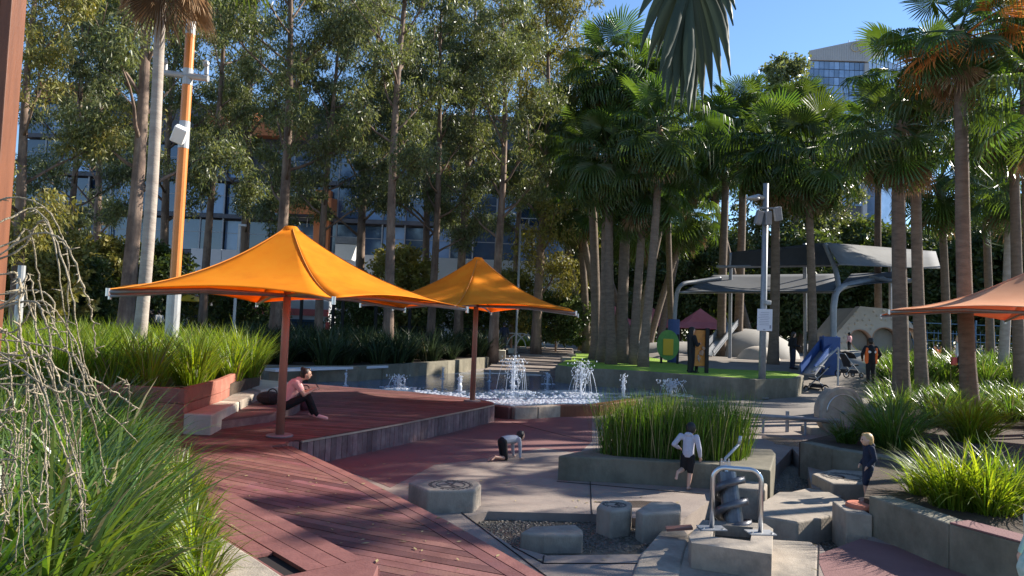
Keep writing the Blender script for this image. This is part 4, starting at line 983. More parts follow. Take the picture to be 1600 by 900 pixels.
# stone wheel with a metal arc and the trough leading to it
wc = Y(1306, 642, 19.6); wh = thing('stone_wheel', 'big round stone wheel with a metal rim arc behind the mossy planter', 'wheel', (wc.x, wc.y, 0))
m = MB(); prof = [(0, 0), (.60, 0), (.66, .03), (.66, .27), (.60, .3), (0, .3)]; m.lathe(prof, (0, 0, 0), 40)
M = Matrix.Rotation(math.radians(90), 3, 'X') @ Matrix.Identity(3); Mz = Matrix.Rotation(.18, 3, 'Z')
m.v = [tuple(wc + Mz @ (M @ Vector(v))) for v in m.v]; m.build('disc', 'concrete', wh, smooth=False)
axw = Mz @ V(0, -1, 0)
m = MB(); m.ring(wc + axw * .31, .46, .016, axw, 30, 6, .2, PI - .0); m.build('rim_arc', 'steel', wh, smooth=True)
m = MB(); m.cyl(wc + axw * .30, wc + axw * .42, .045, 12); m.build('hub', 'galv', wh)
m = MB(); m.box((wc.x, wc.y + .1, .02), (1.5, .7, .3)); m.build('plinth', 'concrete', wh, bevel=.03)
tr = thing('water_trough', 'long steel half-pipe trough on short posts running to the stone wheel', 'trough', (wc.x - 1.5, wc.y - .3, 0))
a = Y(1172, 650, 19.3); b = wc + V(-.1, -.45, -.18); b.z = a.z - .03; vs = []; fs = []; d = (b - a).normalized(); n_ = V(-d.y, d.x, 0)
for p in (a, b):
    for i in range(9): t = PI + PI * i / 8; vs.append(p + n_ * (.11 * math.cos(t)) + V(0, 0, .11 * math.sin(t) + .06))
for i in range(8): fs.append((i, i + 1, i + 10, i + 9))
m = MB(); m.add(vs, fs); m.build('channel', 'galv', tr, smooth=True, solid=.012)
for t in (.15, .62, .95):
    p = lerp(a, b, t); m = MB(); m.cyl((p.x, p.y, -.02), (p.x, p.y, p.z - .03), .035, 8); m.build('post', 'galv', tr)
p = lerp(a, b, .5); m = MB(); m.cyl((p.x, p.y + .5, 0), (p.x, p.y + .5, .55), .05, 8); tag(m.build('bollard', 'galv'), 'short grey bollard behind the steel trough', 'bollard')

# ================================================================== poles and masts
mp = Y(268, 525, 19.0); ms = thing('banded_mast', 'tall orange mast with a white top, grey clamps and a crossarm', 'mast', (mp.x, mp.y, 1.0))
def zat(py, d, x): 
    # height on a vertical line at depth d that shows at image row py
    lo, hi = -5.0, 60.0
    for _ in range(50):
        z = (lo + hi) / 2; v = Vector((x, d, z)) - CAM; yy = 450 - FPX * v.dot(_U) / v.dot(_F)
        if yy > py: lo = z
        else: hi = z
    return lo
def mast_seg(name, py0, py1, r, mat): m = MB(); m.cyl((mp.x, mp.y, zat(py0, mp.y, mp.x)), (mp.x, mp.y, zat(py1, mp.y, mp.x)), r, 14); return m.build(name, mat, ms, smooth=False)
m = MB(); m.cyl((mp.x, mp.y, .9), (mp.x, mp.y, zat(452, mp.y, mp.x)), .17, 14); m.build('foot_section', 'galv_light', ms)
mast_seg('shaft', 452, 232, .13, 'pole_orange'); mast_seg('clamp', 232, 190, .135, 'galv_light'); mast_seg('shaft', 190, 133, .125, 'pole_orange'); mast_seg('clamp', 133, 108, .13, 'galv_light')
mast_seg('shaft', 108, 54, .12, 'pole_orange'); mast_seg('clamp', 54, 42, .125, 'galv_light'); mast_seg('shaft', 42, -60, .115, 'paint_white')
zc_ = zat(119, mp.y, mp.x); m = MB(); m.tube([(mp.x - .62, mp.y - .05, zc_ + .05), (mp.x + .56, mp.y - .05, zc_ - .06)], .085, 10); m.build('crossarm', 'galv_light', ms)
for sx in (-.58, .5):
    m = MB(); m.cyl((mp.x + sx, mp.y - .05, zc_ + .05), (mp.x + sx, mp.y - .05, zc_ + .28), .06, 8); m.ball((mp.x + sx, mp.y - .1, zc_ + .32), .09, 8); m.build('camera_dome', 'galv_light', ms)
zb_ = zat(212, mp.y, mp.x); m = MB(); m.box((mp.x + .02, mp.y - .3, zb_ - .05), (.32, .28, .42), .35, .5, .35); m.build('floodlight', 'paint_white', ms, bevel=.03)
m = MB(); m.beam((mp.x, mp.y, zb_ + .2), (mp.x + .02, mp.y - .3, zb_ + .1), .08, .06); m.build('bracket', 'galv', ms)

tpst = Y(-4, 170, 4.5); tp2 = thing('timber_post', 'thick orange-brown timber post along the left edge', 'post', (tpst.x, tpst.y, .5))
m = MB(); m.box((tpst.x - .045, tpst.y, 3.6), (.10, .17, 6.4), .1); m.build('stave', 'timber_dark', tp2, bevel=.006)
m = MB(); m.box((tpst.x + .043, tpst.y + .01, 3.6), (.07, .16, 6.4), .1); m.build('stave', 'timber_dark', tp2, bevel=.006)

def thin_pole(label, px, py0, py1, d, r, mat, head=True):
    p = Y(px, py0, d); t = thing('light_pole', label, 'pole', (p.x, p.y, 1.0)); zt = zat(py1, d, p.x)
    m = MB(); m.tube([(p.x, p.y, .8), (p.x, p.y, zt)], [r, r * .85], 10); m.build('pole', mat, t)
    if head: m = MB(); m.box((p.x + .12, p.y, zt - .05), (.3, .12, .1)); m.build('lamp_head', mat, t, bevel=.02)
    m = MB(); m.lathe([(0, 0), (r * 2.2, 0), (r * 2, .05), (0, .05)], (p.x, p.y, .98), 12); m.build('base', mat, t)
thin_pole('thin grey pole left of the first umbrella peak', 365, 515, 350, 30, .065, 'galv_light')
thin_pole('pale post behind the hanging twigs at the far left', 26, 530, 415, 20, .11, 'galv_light', False)
thin_pole('slim dark lamp post behind the second umbrella', 806, 540, 350, 44, .07, 'galv')

lp = G(1190, 622, .3); lt = thing('light_pole', 'tall grey pole with floodlights and a white notice beside the turf', 'pole', (lp.x, lp.y, .3)); d = lp.y
zt = zat(287, d, lp.x)
m = MB(); m.tube([(lp.x, d, .25), (lp.x, d, .27 + 3), (lp.x, d, zt)], [.13, .115, .095], 12); m.build('pole', 'galv', lt, smooth=True)
m = MB(); m.lathe([(0, 0), (.24, 0), (.24, .03), (0, .03)], (lp.x, d, .3), 16); m.build('base', 'galv', lt)
z1 = zat(312, d, lp.x); m = MB(); m.tube([(lp.x, d, z1 + .05), (lp.x - .3, d - .1, z1 + .08), (lp.x - .62, d - .15, z1)], [.06, .1, .08], 10); m.ball((lp.x - .5, d - .14, z1), .16, 10, (1.7, 1, .5)); m.build('lamp_head', 'galv_light', lt, smooth=True)
for sx, ry in ((-.3, .15), (.02, -.1), (.38, -.25)):
    m = MB(); zf = zat(342 if sx < .3 else 335, d, lp.x); m.box((lp.x + sx, d - .2, zf), (.24, .2, .5 if sx else .4), .2, .15, ry); m.build('floodlight', 'galv', lt, bevel=.03)
m = MB(); zf = zat(326, d, lp.x); m.beam((lp.x - .35, d - .12, zf), (lp.x + .45, d - .12, zf), .06, .06); m.build('bracket', 'galv', lt)
zs = zat(500, d, lp.x); sg = MB(); sg.box((lp.x + .0, d - .16, zs), (.54, .03, .78)); so = sg.build('notice', 'sign_white', lt, bevel=.01)
m = MB()
for i in range(8): m.box((lp.x - .02 + uni(-.02, .02), d - .178, zs + .26 - i * .062), (uni(.28, .42), .004, .012))
m.box((lp.x + .2, d - .178, zs - .24), (.06, .004, .12)); m.box((lp.x - .02, d - .178, zs - .34), (.08, .004, .03)); m.build('printed_lines', 'sign_ink', so)
m = MB(); m.box((lp.x + .08, d - .16, zat(473, d, lp.x)), (.2, .22, .16), .3); m.build('camera_box', 'galv_light', lt, bevel=.03)

# ================================================================== office building behind the gums
DB = 78.0
ob = thing('office_building', 'long glass-fronted building with orange soffits behind the gum trees', 'building', (-24, DB, 1))
def gx(px): return Y(px, 400, DB).x
x0b, x1b = gx(30), gx(880); ncol = 24; cw = (x1b - x0b) / ncol; zf0, fh = 9.3, 3.9
m = MB(); m.box(((x0b + x1b) / 2, DB + 7.3, 13), (x1b - x0b, 14, 24)); m.build('core', 'facade_grey', ob)
tops = [4, 4, 4, 4, 3, 3, 3, 3, 3, 3, 2, 3, 3, 3, 3, 4, 3, 3, 3, 2, 2, 2, 2, 2]
Rb = random.Random(3)
for c in range(ncol):
    for fl in range(4):
        if fl >= tops[c] + 0: continue
        z = zf0 + fl * fh; dep = .0 if (c // 3) % 2 else .5
        m = MB(); m.box((x0b + (c + .5) * cw, DB - dep, z + fh * .42), (cw - .12, .12, fh * .84 - .1)); g = m.build('glass_panel', 'glass_blue' if Rb.random() < .8 else 'glass_sky', ob)
        m = MB(); m.box((x0b + (c + .5) * cw, DB - dep - .07, z + fh * .5), (cw - .1, .05, .07)); m.build('transom', 'galv', g)
for fl in range(5):
    z = zf0 + fl * fh - .25; xa, xb = x0b, (x1b if fl < 3 else x0b + cw * (10 if fl == 3 else 4.5))
    m = MB(); m.box(((xa + xb) / 2, DB - .35, z), (xb - xa, 1.1, .42)); m.build('floor_slab', 'facade_grey', ob)
for c in range(ncol + 1):
    if c % 1 == 0: m = MB(); m.box((x0b + c * cw, DB - .58, zf0 + 5.6), (.14, .18, 11.8)); m.build('mullion', 'galv', ob)
for a_, b_, z, h in [(70, 172, 25.2, 1.6), (395, 470, 22.0, 1.4), (440, 525, 14.2, 1.7), (520, 565, 22.3, 1.2), (640, 700, 18.6, 1.2), (330, 400, 23.0, 1.5), (120, 200, 8.6, .9)]:
    m = MB(); m.box(((gx(a_) + gx(b_)) / 2, DB - 1.6, z), (gx(b_) - gx(a_), 3.0, h), 0, .12); m.build('soffit', 'facade_orange', ob)
for a_, b_, z in [(440, 520, 12.1), (60, 180, 12.9), (700, 850, 12.9)]:
    m = MB()
    for q in np.arange(gx(a_), gx(b_), 1.4): m.box((q, DB - 1.0, z + .5), (.06, .06, 1.0))
    m.box(((gx(a_) + gx(b_)) / 2, DB - 1.0, z + 1.0), (gx(b_) - gx(a_), .08, .08)); m.build('balcony_rail', 'galv_light', ob)
m = MB(); m.box((gx(505), DB - .9, 12.5), (1.6, 1.0, 7.0)); m.build('pier', 'facade_orange', ob)
m = MB(); q = gx(560); m.add([(q - 3, DB - 2.5, 22.5), (q + 3, DB - 2.5, 22.0), (q + 1.0, DB - 2.5, 24.0), (q - 3, DB + 3, 22.5), (q + 3, DB + 3, 22.0), (q + 1.0, DB + 3, 24.0)], [(0, 1, 2), (5, 4, 3), (0, 3, 4, 1), (1, 4, 5, 2), (2, 5, 3, 0)]); m.build('roof_peak', 'facade_white', ob)
wb = thing('hall_wall', 'plain pale wall behind the trees between the two umbrellas', 'wall', (-10, 66, 1))
xa = Y(300, 400, 66).x
for i in range(12):
    m = MB(); m.box((xa + 2.75 * i + 1.35, 66, 4.6), (2.7, .5, 7.6)); m.build('wall_panel', 'facade_white', wb)
kx = Y(540, 400, 62); m = MB(); m.add([(kx.x - .9, 62, 8.9), (kx.x + .9, 62, 8.9), (kx.x + .5, 62, 7.6), (kx.x - .9, 62, 7.6), (kx.x - .9, 63.5, 8.9), (kx.x + .9, 63.5, 8.9), (kx.x + .5, 63.5, 7.6), (kx.x - .9, 63.5, 7.6)], [(0, 1, 2, 3), (7, 6, 5, 4), (0, 4, 5, 1), (1, 5, 6, 2), (2, 6, 7, 3), (3, 7, 4, 0)]); bx_ = m.build('bay', 'paint_white', wb)
m = MB(); m.box((kx.x, 62.7, 9.2), (1.9, 1.5, .5)); m.build('rail', 'galv', bx_)

# ================================================================== hotel tower
DT = 230.0
tw_ = thing('hotel_tower', 'blue glass tower with a pale slanted crown bearing two linked rings', 'tower', (Y(1310, 300, DT).x, DT, 1))
def TX(px, py): p = Y(px, py, DT); return p.x, p.z
xl, _ = TX(1264, 120); xr, _ = TX(1351, 120); zt_ = TX(1300, 94)[1]; zb2 = 1.0
m = MB(); kq = (DT + 14) / DT; m.prism([(xl, DT + .5), (xr, DT + .5), (xr * kq, DT + 14), (xl * kq, DT + 14)], zb2, zt_ - .2); m.build('core', 'facade_grey', tw_)
rows, cols = 18, 11; pw = (xr - xl) / cols; ph = 2.55
for r_ in range(rows):
    for c in range(cols):
        m = MB(); m.box((xl + (c + .5) * pw, DT + .3, zt_ - .4 - (r_ + .5) * ph), (pw - .14, .25, ph - .22)); m.build('glass_panel', 'glass_sky', tw_)
for c in range(9):
    for r_ in range(12):
        m = MB(); m.box((xr + 1.2 + c * 1.9 + .9, DT + 1.0 + c * 1.2, zt_ + 3.0 - (r_ + .5) * ph), (1.75, .25, ph - .25), .56); m.build('glass_panel', 'glass_sky', tw_)
m = MB(); m.box((xr + 10, DT + 14, (zt_ + 3) / 2), (17, 12, zt_ + 3), .56); m.build('wing', 'glass_sky', tw_)
m = MB(); m.box((xr + .4, DT - .2, zt_ / 2 - .3), (1.3, .9, zt_ - 1)); m.build('corner_column', 'tower_grey', tw_)
crown = [TX(1263, 80), TX(1378, 56), TX(1381, 70), TX(1355, 96.5), TX(1263, 94)]
vs = [(x, DT - .5, z) for x, z in crown] + [(x * (DT + 12) / DT, DT + 12, z) for x, z in crown]; n5 = 5
m = MB(); m.add(vs, [tuple(range(n5)), tuple(range(2 * n5 - 1, n5 - 1, -1))] + [(i, i + n5, (i + 1) % n5 + n5, (i + 1) % n5) for i in range(n5)]); cr = m.build('crown_fascia', 'tower_grey', tw_)
for i in range(24):
    t = (i + .5) / 24; pxx = lerp(1266, 1352, t); a_, b_ = TX(pxx, lerp(80, 61.5, t) + 1), TX(pxx, 94); m = MB(); m.box(((a_[0] + b_[0]) / 2, DT - .55, (a_[1] + b_[1]) / 2), (.09, .1, a_[1] - b_[1])); m.build('fin', 'tower_grey', cr)
for pxx in (1335, 1346):
    x, z = TX(pxx, 75); m = MB(); m.ring((x, DT - .75, z), 1.35, .14, (0, -1, 0), 28, 6); m.build('emblem_ring', 'gold', cr, smooth=True)
for pxx, h in ((1333, 2.0), (1345, 2.8)):
    x, z = TX(pxx, 67); m = MB(); m.cyl((x, DT + 3, z - 1), (x, DT + 3, z + h), .12, 6); m.build('mast', 'galv', tw_)

# ================================================================== playground
sf = thing('shade_structure', 'grey steel shade frame with dark fabric sails over the playground', 'shade structure', Y(1300, 560, 35))
def PD(l): return [Y(a, b, c) for a, b, c in l]
def smooth_path(c, k=8):
    pts = []
    for i in range(len(c) - 1):
        p0, p1, p2, p3 = c[max(i - 1, 0)], c[i], c[i + 1], c[min(i + 2, len(c) - 1)]
        for q in np.linspace(0, 1, k, endpoint=False): pts.append(.5 * ((2 * p1) + (p2 - p0) * q + (2 * p0 - 5 * p1 + 4 * p2 - p3) * q * q + (3 * p1 - p0 - 3 * p2 + p3) * q ** 3))
    return pts + [c[-1]]
for nm, l, r in [('post', [(1301, 590, 34), (1302, 520, 34), (1303, 475, 34), (1311, 452, 34.3), (1340, 442, 35), (1380, 436, 36)], .15), ('post', [(1054, 585, 38), (1054, 520, 38), (1056, 470, 38), (1064, 446, 38), (1090, 440, 38.5), (1126, 435, 39)], .11),
                 ('beam', [(1311, 452, 34.3), (1305, 420, 35), (1289, 382, 36)], .12), ('beam', [(1360, 433, 36), (1400, 440, 34), (1430, 438, 33)], .1), ('beam', [(1060, 457, 38), (1180, 456, 37), (1306, 456, 34.2)], .07), ('beam', [(1120, 417, 42), (1200, 416, 40), (1310, 414, 37)], .08), ('post', [(1258, 590, 40), (1258, 480, 40), (1257, 380, 40)], .1), ('post', [(1140, 570, 42), (1141, 470, 42), (1142, 395, 42)], .1), ('post', [(1392, 570, 40), (1391, 450, 40), (1390, 410, 40)], .08)]:
    p = PD(l); p[0].z = .9 if nm == 'post' else p[0].z
    m = MB(); m.tube(smooth_path(p), r, 10); m.build(nm, 'galv', sf, smooth=True)
def sail(corners, mat, sag):
    a, b, c, d = PD(corners); n = 10; vs = []; fs = []
    for i in range(n + 1):
        for j in range(n + 1):
            u, v = i / n, j / n; p = (a * (1 - u) + b * u) * (1 - v) + (d * (1 - u) + c * u) * v
            ed = u * (1 - u) * 4; ev = v * (1 - v) * 4; p = p + V(0, 0, -sag * ed * ev); vs.append(p)
    for i in range(n):
        for j in range(n): q = i * (n + 1) + j; fs.append((q, q + 1, q + n + 2, q + n + 1))
    m = MB(); m.add(vs, fs); m.build('sail', mat, sf, smooth=True, solid=.02)
sail([(1066, 456, 38), (1306, 455, 34), (1310, 428, 40), (1115, 430, 44)], 'sail_mid', .25)
sail([(1140, 416, 42), (1304, 414, 36), (1290, 379, 37), (1142, 394, 42)], 'sail_dark', .2)
sail([(1290, 379, 36), (1312, 414, 34.5), (1470, 420, 36), (1462, 393, 42)], 'sail_light', .3)
sail([(1310, 448, 34.5), (1428, 438, 33.5), (1398, 425, 40), (1330, 428, 40)], 'sail_dark', .1)

DM = 37.5
cm = thing('climbing_mound', 'pale climbing mound with knobs and round tunnel openings', 'climbing wall', Y(1368, 575, DM)); cm.location.z = 1.0; WL[cm.name].z = 1.0
def plane(px, py): p = Y(px, py, DM); return (p.x, p.z)
outl = [plane(*q) for q in [(1294, 580), (1296, 556), (1310, 520), (1353, 478), (1396, 482), (1425, 498), (1436, 514), (1440, 545), (1442, 580)]]
def circ(px, py, r): c = plane(px, py); return [(c[0] + r * math.cos(a), c[1] + r * math.sin(a)) for a in np.linspace(0, 2 * PI, 24, endpoint=False)]
hol = [circ(1386, 534, .72), circ(1423, 531, .62), circ(1346, 532, .55)]
m = MB(); m.prism(outl, 0, .5, hol); sh = lambda v: (v[0], DM - v[2] + (v[1] - 1) * .35, v[1])
m.v = [sh(v) for v in m.v]; wallp = m.build('climbing_face', 'climb', cm, bevel=.04)
m = MB(); m.prism(outl, -2.6, -.01); m.v = [(lerp(v[0], plane(1370, 520)[0], .06), DM - v[2] + (v[1] - 1) * .33, v[1] * .985) for v in m.v]; m.build('body', 'mound', cm)
for hc in hol:
    m = MB(); vs = [sh((x, z, .52)) for x, z in hc] + [sh((x, z, .02)) for x, z in hc]; k = len(hc); m.add(vs, [(i, (i + 1) % k, (i + 1) % k + k, i + k) for i in range(k)]); m.build('tunnel_ring', 'climb_in', cm, smooth=True, solid=.05)
m = MB(); Rk = random.Random(4)
for i in range(13):
    for j in range(9):
        pxx, pyy = 1310 + i * 9 + (j % 2) * 4 + Rk.uniform(-1.5, 1.5), 486 + j * 7 + Rk.uniform(-1, 1)
        q = plane(pxx, pyy)
        if not inpoly(q[0], q[1], outl) or any(inpoly(q[0], q[1], [(lerp(a[0], sum(x for x, z in h) / 24, -.25), lerp(a[1], sum(z for x, z in h) / 24, -.25)) for a in h]) for h in hol) or Rk.random() < .25: continue
        m.ball(sh((q[0], q[1], .5)), .075, 6)
m.build('climbing_knobs', 'climb', cm)['kind'] = 'stuff'
m = MB()
pts = PD([(1292, 578, 35.2), (1300, 535, 35.5), (1330, 530, 35.4), (1360, 545, 35), (1390, 565, 34.6), (1440, 570, 34.4)])
m = MB(); c = Y(1345, 570, 35.0); m.lathe([(2.3, -.4), (2.2, .2), (1.8, .62), (1.1, .92), (.5, 1.0), (0, 1.02)], (c.x - .4, c.y, 1.0), 24); m.build('rubber_skirt', 'mound', cm, smooth=True)
c = Y(1430, 572, 34.6); m = MB(); m.lathe([(1.2, -.4), (1.1, .2), (.8, .55), (.3, .7), (0, .72)], (c.x, c.y, .9), 20); m.build('rubber_skirt', 'mound', cm, smooth=True)

def dome(label, px, py, d, rx, ry, h, mat='mound'):
    c = Y(px, py, d); m = MB(); prof = [(math.cos(t), math.sin(t)) for t in np.linspace(-.15, PI / 2, 9)]; m.lathe(prof, (0, 0, 0), 28)
    m.v = [(c.x + x * rx, c.y + y * ry, .95 + z * h) for x, y, z in m.v]; return tag(m.build('play_hill', mat, smooth=True), label, 'play mound')
dome('grey rubber hill behind the pair of turf palms', 1165, 560, 47, 3.3, 3.2, 2.0)
dome('low grey hill behind the green play panel', 1075, 555, 50, 4.5, 2.5, 1.0)
dome('small sunlit hill beside the grey light pole', 1185, 565, 42, 1.2, 1.4, 1.0, 'climb')
sl = thing('slide', 'steel slide running down the grey rubber hill', 'slide', Y(1108, 565, 43)); sl.location.z = 1.0; WL[sl.name].z = 1.0
a, b = Y(1104, 556, 43), Y(1145, 505, 46); m = MB(); m.beam(a, b, .7, .06); m.build('chute', 'steel', sl)
for s in (-.38, .38): m = MB(); m.beam(a + V(s, 0, .16), b + V(s, 0, .16), .07, .35); m.build('side', 'galv', sl)
sl = thing('slide', 'blue-sided stair ramp left of the dark pram', 'slide', Y(1280, 585, 31)); sl.location.z = .95; WL[sl.name].z = .95
a, b = Y(1262, 585, 31), Y(1298, 538, 33)
m = MB(); m.beam(a, b, .6, .08); m.build('chute', 'galv', sl)
for s in (-.3, .3): m = MB(); m.beam(a + V(s, 0, .2), b + V(s, 0, .2), .06, .4); m.build('side', 'blue_paint', sl)
m = MB(); p = Y(1296, 562, 32.6); m.box((p.x, p.y, 1.75), (.75, .5, 1.7)); m.build('panel', 'blue_paint', sl, bevel=.03)
# handrail by the steps
hr = thing('handrail', 'white handrail beside the steps near the prams', 'handrail', Y(1310, 590, 29)); hr.location.z = .5; WL[hr.name].z = .5
p0, p1 = Y(1270, 580, 29.2), Y(1310, 543, 29.5)
m = MB(); m.tube([p0, p1, p1 + V(0, 0, -.0)], .035, 8); m.build('rail', 'galv_light', hr)
m = MB(); m.cyl((p1.x, p1.y, .5), p1, .04, 8); m.build('post', 'galv_light', hr)
# play panels
pp = G(1104, 583, 1.0); t = thing('play_panel', 'orange play panel on dark posts that the man in black faces', 'play panel', pp)
m = MB(); m.box((pp.x - .33, pp.y + .1, 1.95), (.62, .05, 1.4), .25); m.build('board', 'panel_orange', t, bevel=.02)
for s in (0, -.68): m = MB(); m.box((pp.x + s + .02, pp.y + .1 - s * -.25, 1.86), (.13, .12, 1.75)); m.build('post', 'black', t)
m = MB()
for i in range(9): a = Rb.random() * 6; m.box((pp.x - .33 + Rb.uniform(-.22, .22), pp.y + .065 + 0, 1.95 + Rb.uniform(-.55, .55)), (.1, .02, .14), .25, 0, a)
m.build('game_pieces', 'climb_in', t)
pp = G(1043, 568, 1.0); t = thing('play_panel', 'round-topped green and yellow play panel among the grove', 'play panel', pp)
m = MB(); m.tube([(pp.x, pp.y - .03, 2.0), (pp.x, pp.y + .04, 2.0)], .1, 8); m.v = []; m.f = []; m.mi = []
m.lathe([(0, -.03), (.55, -.03), (.55, .03), (0, .03)], (0, 0, 0), 20); m.v = [(pp.x + x, pp.y + z, 1.9 + y * 1.35) for x, y, z in m.v]; m.build('board', 'panel_green', t)
m = MB(); m.box((pp.x, pp.y - .05, 1.8), (.5, .04, .8)); m.build('inset', 'yellow', t, bevel=.05)
for s in (-.3, .5): m = MB(); m.box((pp.x + s, pp.y + .08, 1.7), (.1, .1, 1.5)); m.build('post', 'black', t)
p = Y(1052, 545, 38); m = MB(); m.cyl((p.x, p.y, .95), (p.x, p.y, 3.2), .3, 14); tag(m.build('post_padding', 'blue_paint'), 'blue padding wrapped round the left shade post', 'padding')
# blue climbing frame at the right
cf = thing('rope_climber', 'blue rope climbing frame behind the thick palms at the right', 'climbing frame', Y(1500, 560, 46)); cf.location.z = 1.0; WL[cf.name].z = 1.0
for px in (1412, 1440, 1480, 1520, 1560, 1600): p = Y(px, 500, 46); m = MB(); m.cyl((p.x, p.y, .9), (p.x + .2, p.y, 4.0), .06, 6); m.build('post', 'net_blue', cf)
for py in (505, 520, 532, 545): m = MB(); m.beam(Y(1408, py - 2, 46), Y(1604, py + 6, 46), .05, .05); m.build('bar', 'net_blue', cf)
for i in range(26): p = Y(1414 + i * 7.4, 500, 46); m = MB(); m.cyl((p.x, p.y, 1.0), (p.x + uni(-.1, .1), p.y, 3.3), .02, 4); m.build('rope', 'net_blue', cf)
# red tents
for px, py, d, w_, lb in [(960, 492, 72, 2.6, 'red tent seen between the grove trunks'), (1018, 494, 70, 3.2, 'red tent right of the grove'), (1094, 497, 66, 2.9, 'red pyramid tent under the grey sail'), (1190, 503, 72, 2.2, 'small red tent behind the white notice'), (640, 470, 70, 2.0, 'far reddish awning between the umbrellas')]:
    c = Y(px, py, d); t = thing('market_tent', lb, 'tent', (c.x, c.y, 1.0), 'market tents in the background'); zt = c.z + .35
    m = MB(); a = w_; vs = [(c.x - a, c.y - a, zt - 1.3), (c.x + a, c.y - a, zt - 1.3), (c.x + a, c.y + a, zt - 1.3), (c.x - a, c.y + a, zt - 1.3), (c.x, c.y, zt + .5)]
    mids = []
    vs += [(lerp(x, c.x, .5), lerp(y, c.y, .5), zt - .75) for x, y, z in vs[:4]]; m.add(vs, [(0, 1, 6, 5), (1, 2, 7, 6), (2, 3, 8, 7), (3, 0, 5, 8), (5, 6, 4), (6, 7, 4), (7, 8, 4), (8, 5, 4)]); m.build('roof', 'tent_red', t, solid=.03)
    for sx in (-1, 1):
        for sy in (-1, 1): m = MB(); m.cyl((c.x + sx * a * .97, c.y + sy * a * .97, .9), (c.x + sx * a * .97, c.y + sy * a * .97, zt - 1.3), .05, 6); m.build('leg', 'galv_light', t)
# white hoops by the stairs
for i, (px, py) in enumerate([(800, 522), (830, 521), (862, 520), (893, 515), (815, 519)]):
    c = Y(px, py, 52); c.z = .9; m = MB(); m.ring((c.x, c.y, 1.05), 1.0, .04, (0, -1, 0), 20, 6, 0, PI); tag(m.build('bike_hoop', 'paint_white', smooth=True), '%s white arched hoop in the row at the top of the stairs' % ['leftmost', 'third', 'fourth', 'rightmost', 'second'][i], 'bike hoop', 'white hoops at the top of the stairs')
# black fence and posts behind the pool planting
fe = thing('metal_fence', 'black metal fence behind the planting between the umbrellas', 'fence', Y(590, 520, 50)); fe.location.z = 1.0; WL[fe.name].z = 1.0
xa, xb = Y(440, 500, 50).x, Y(790, 500, 50).x
for z in (1.25, 2.25): m = MB(); m.beam((xa, 50, z), (xb, 50, z), .04, .05); m.build('rail', 'black', fe)
for i, x in enumerate(np.linspace(xa, xb, 70)): m = MB(); m.box((x, 50.03, 1.65), (.03, .03, 1.3)); m.build('bar', 'black', fe)
for wd_, (px, dd, h) in zip(['leftmost', 'second', 'middle', 'fourth', 'rightmost'], [(470, 47, 3.6), (520, 47, 3.2), (535, 46, 3.3), (587, 47, 3.2), (640, 48, 3.2)]):
    p = Y(px, 500, dd); t = thing('awning_post', wd_ + ' dark post of the row behind the deck planting', 'post', (p.x, p.y, 1.0), 'dark pavilion posts'); m = MB(); m.cyl((p.x, p.y, .9), (p.x, p.y, h + 1), .11, 8); m.build('shaft', 'black', t); m = MB(); m.box((p.x, p.y, 1.05), (.4, .4, .12)); m.build('base', 'concrete', t)
# yellow parasol and kiosk at the far left
p = Y(293, 490, 46); t = thing('parasol', 'small yellow parasol at the far left behind the mast', 'parasol', (p.x, p.y, 1.0)); m = MB(); m.lathe([(1.3, 2.3), (.7, 2.55), (0, 2.75)], (p.x, p.y, 1.0), 8); m.build('canopy', 'yellow', t, solid=.02); m = MB(); m.cyl((p.x, p.y, .9), (p.x, p.y, 3.7), .04, 6); m.build('pole', 'galv', t)
p = Y(250, 480, 54); t = thing('kiosk', 'dark kiosk with a red awning behind the sunlit bed', 'kiosk', (p.x, p.y, 1.0)); m = MB(); m.box((p.x, p.y, 2.3), (7, 3, 2.8)); m.build('cabin', 'facade_grey', t); m = MB(); m.box((p.x, p.y - 2, 3.6), (7.2, 1.6, .12), 0, .25); m.build('awning', 'tent_red', t); m = MB(); m.box((p.x, p.y - 1.55, 2.0), (6, .12, .9)); m.build('counter', 'facade_white', t)
p = Y(440, 480, 58); t = thing('kiosk', 'long pale kiosk with a red stripe behind the first umbrella pole', 'kiosk', (p.x, p.y, 1.0)); m = MB(); m.box((p.x, p.y, 2.4), (8, 2.5, 3.0)); m.build('cabin', 'facade_white', t); m = MB(); m.box((p.x, p.y - 1.32, 3.0), (8.02, .08, .5)); m.build('stripe', 'tent_red', t); m = MB(); m.box((p.x, p.y - 1.3, 1.9), (6.5, .1, 1.1)); m.build('window', 'glass_blue', t)

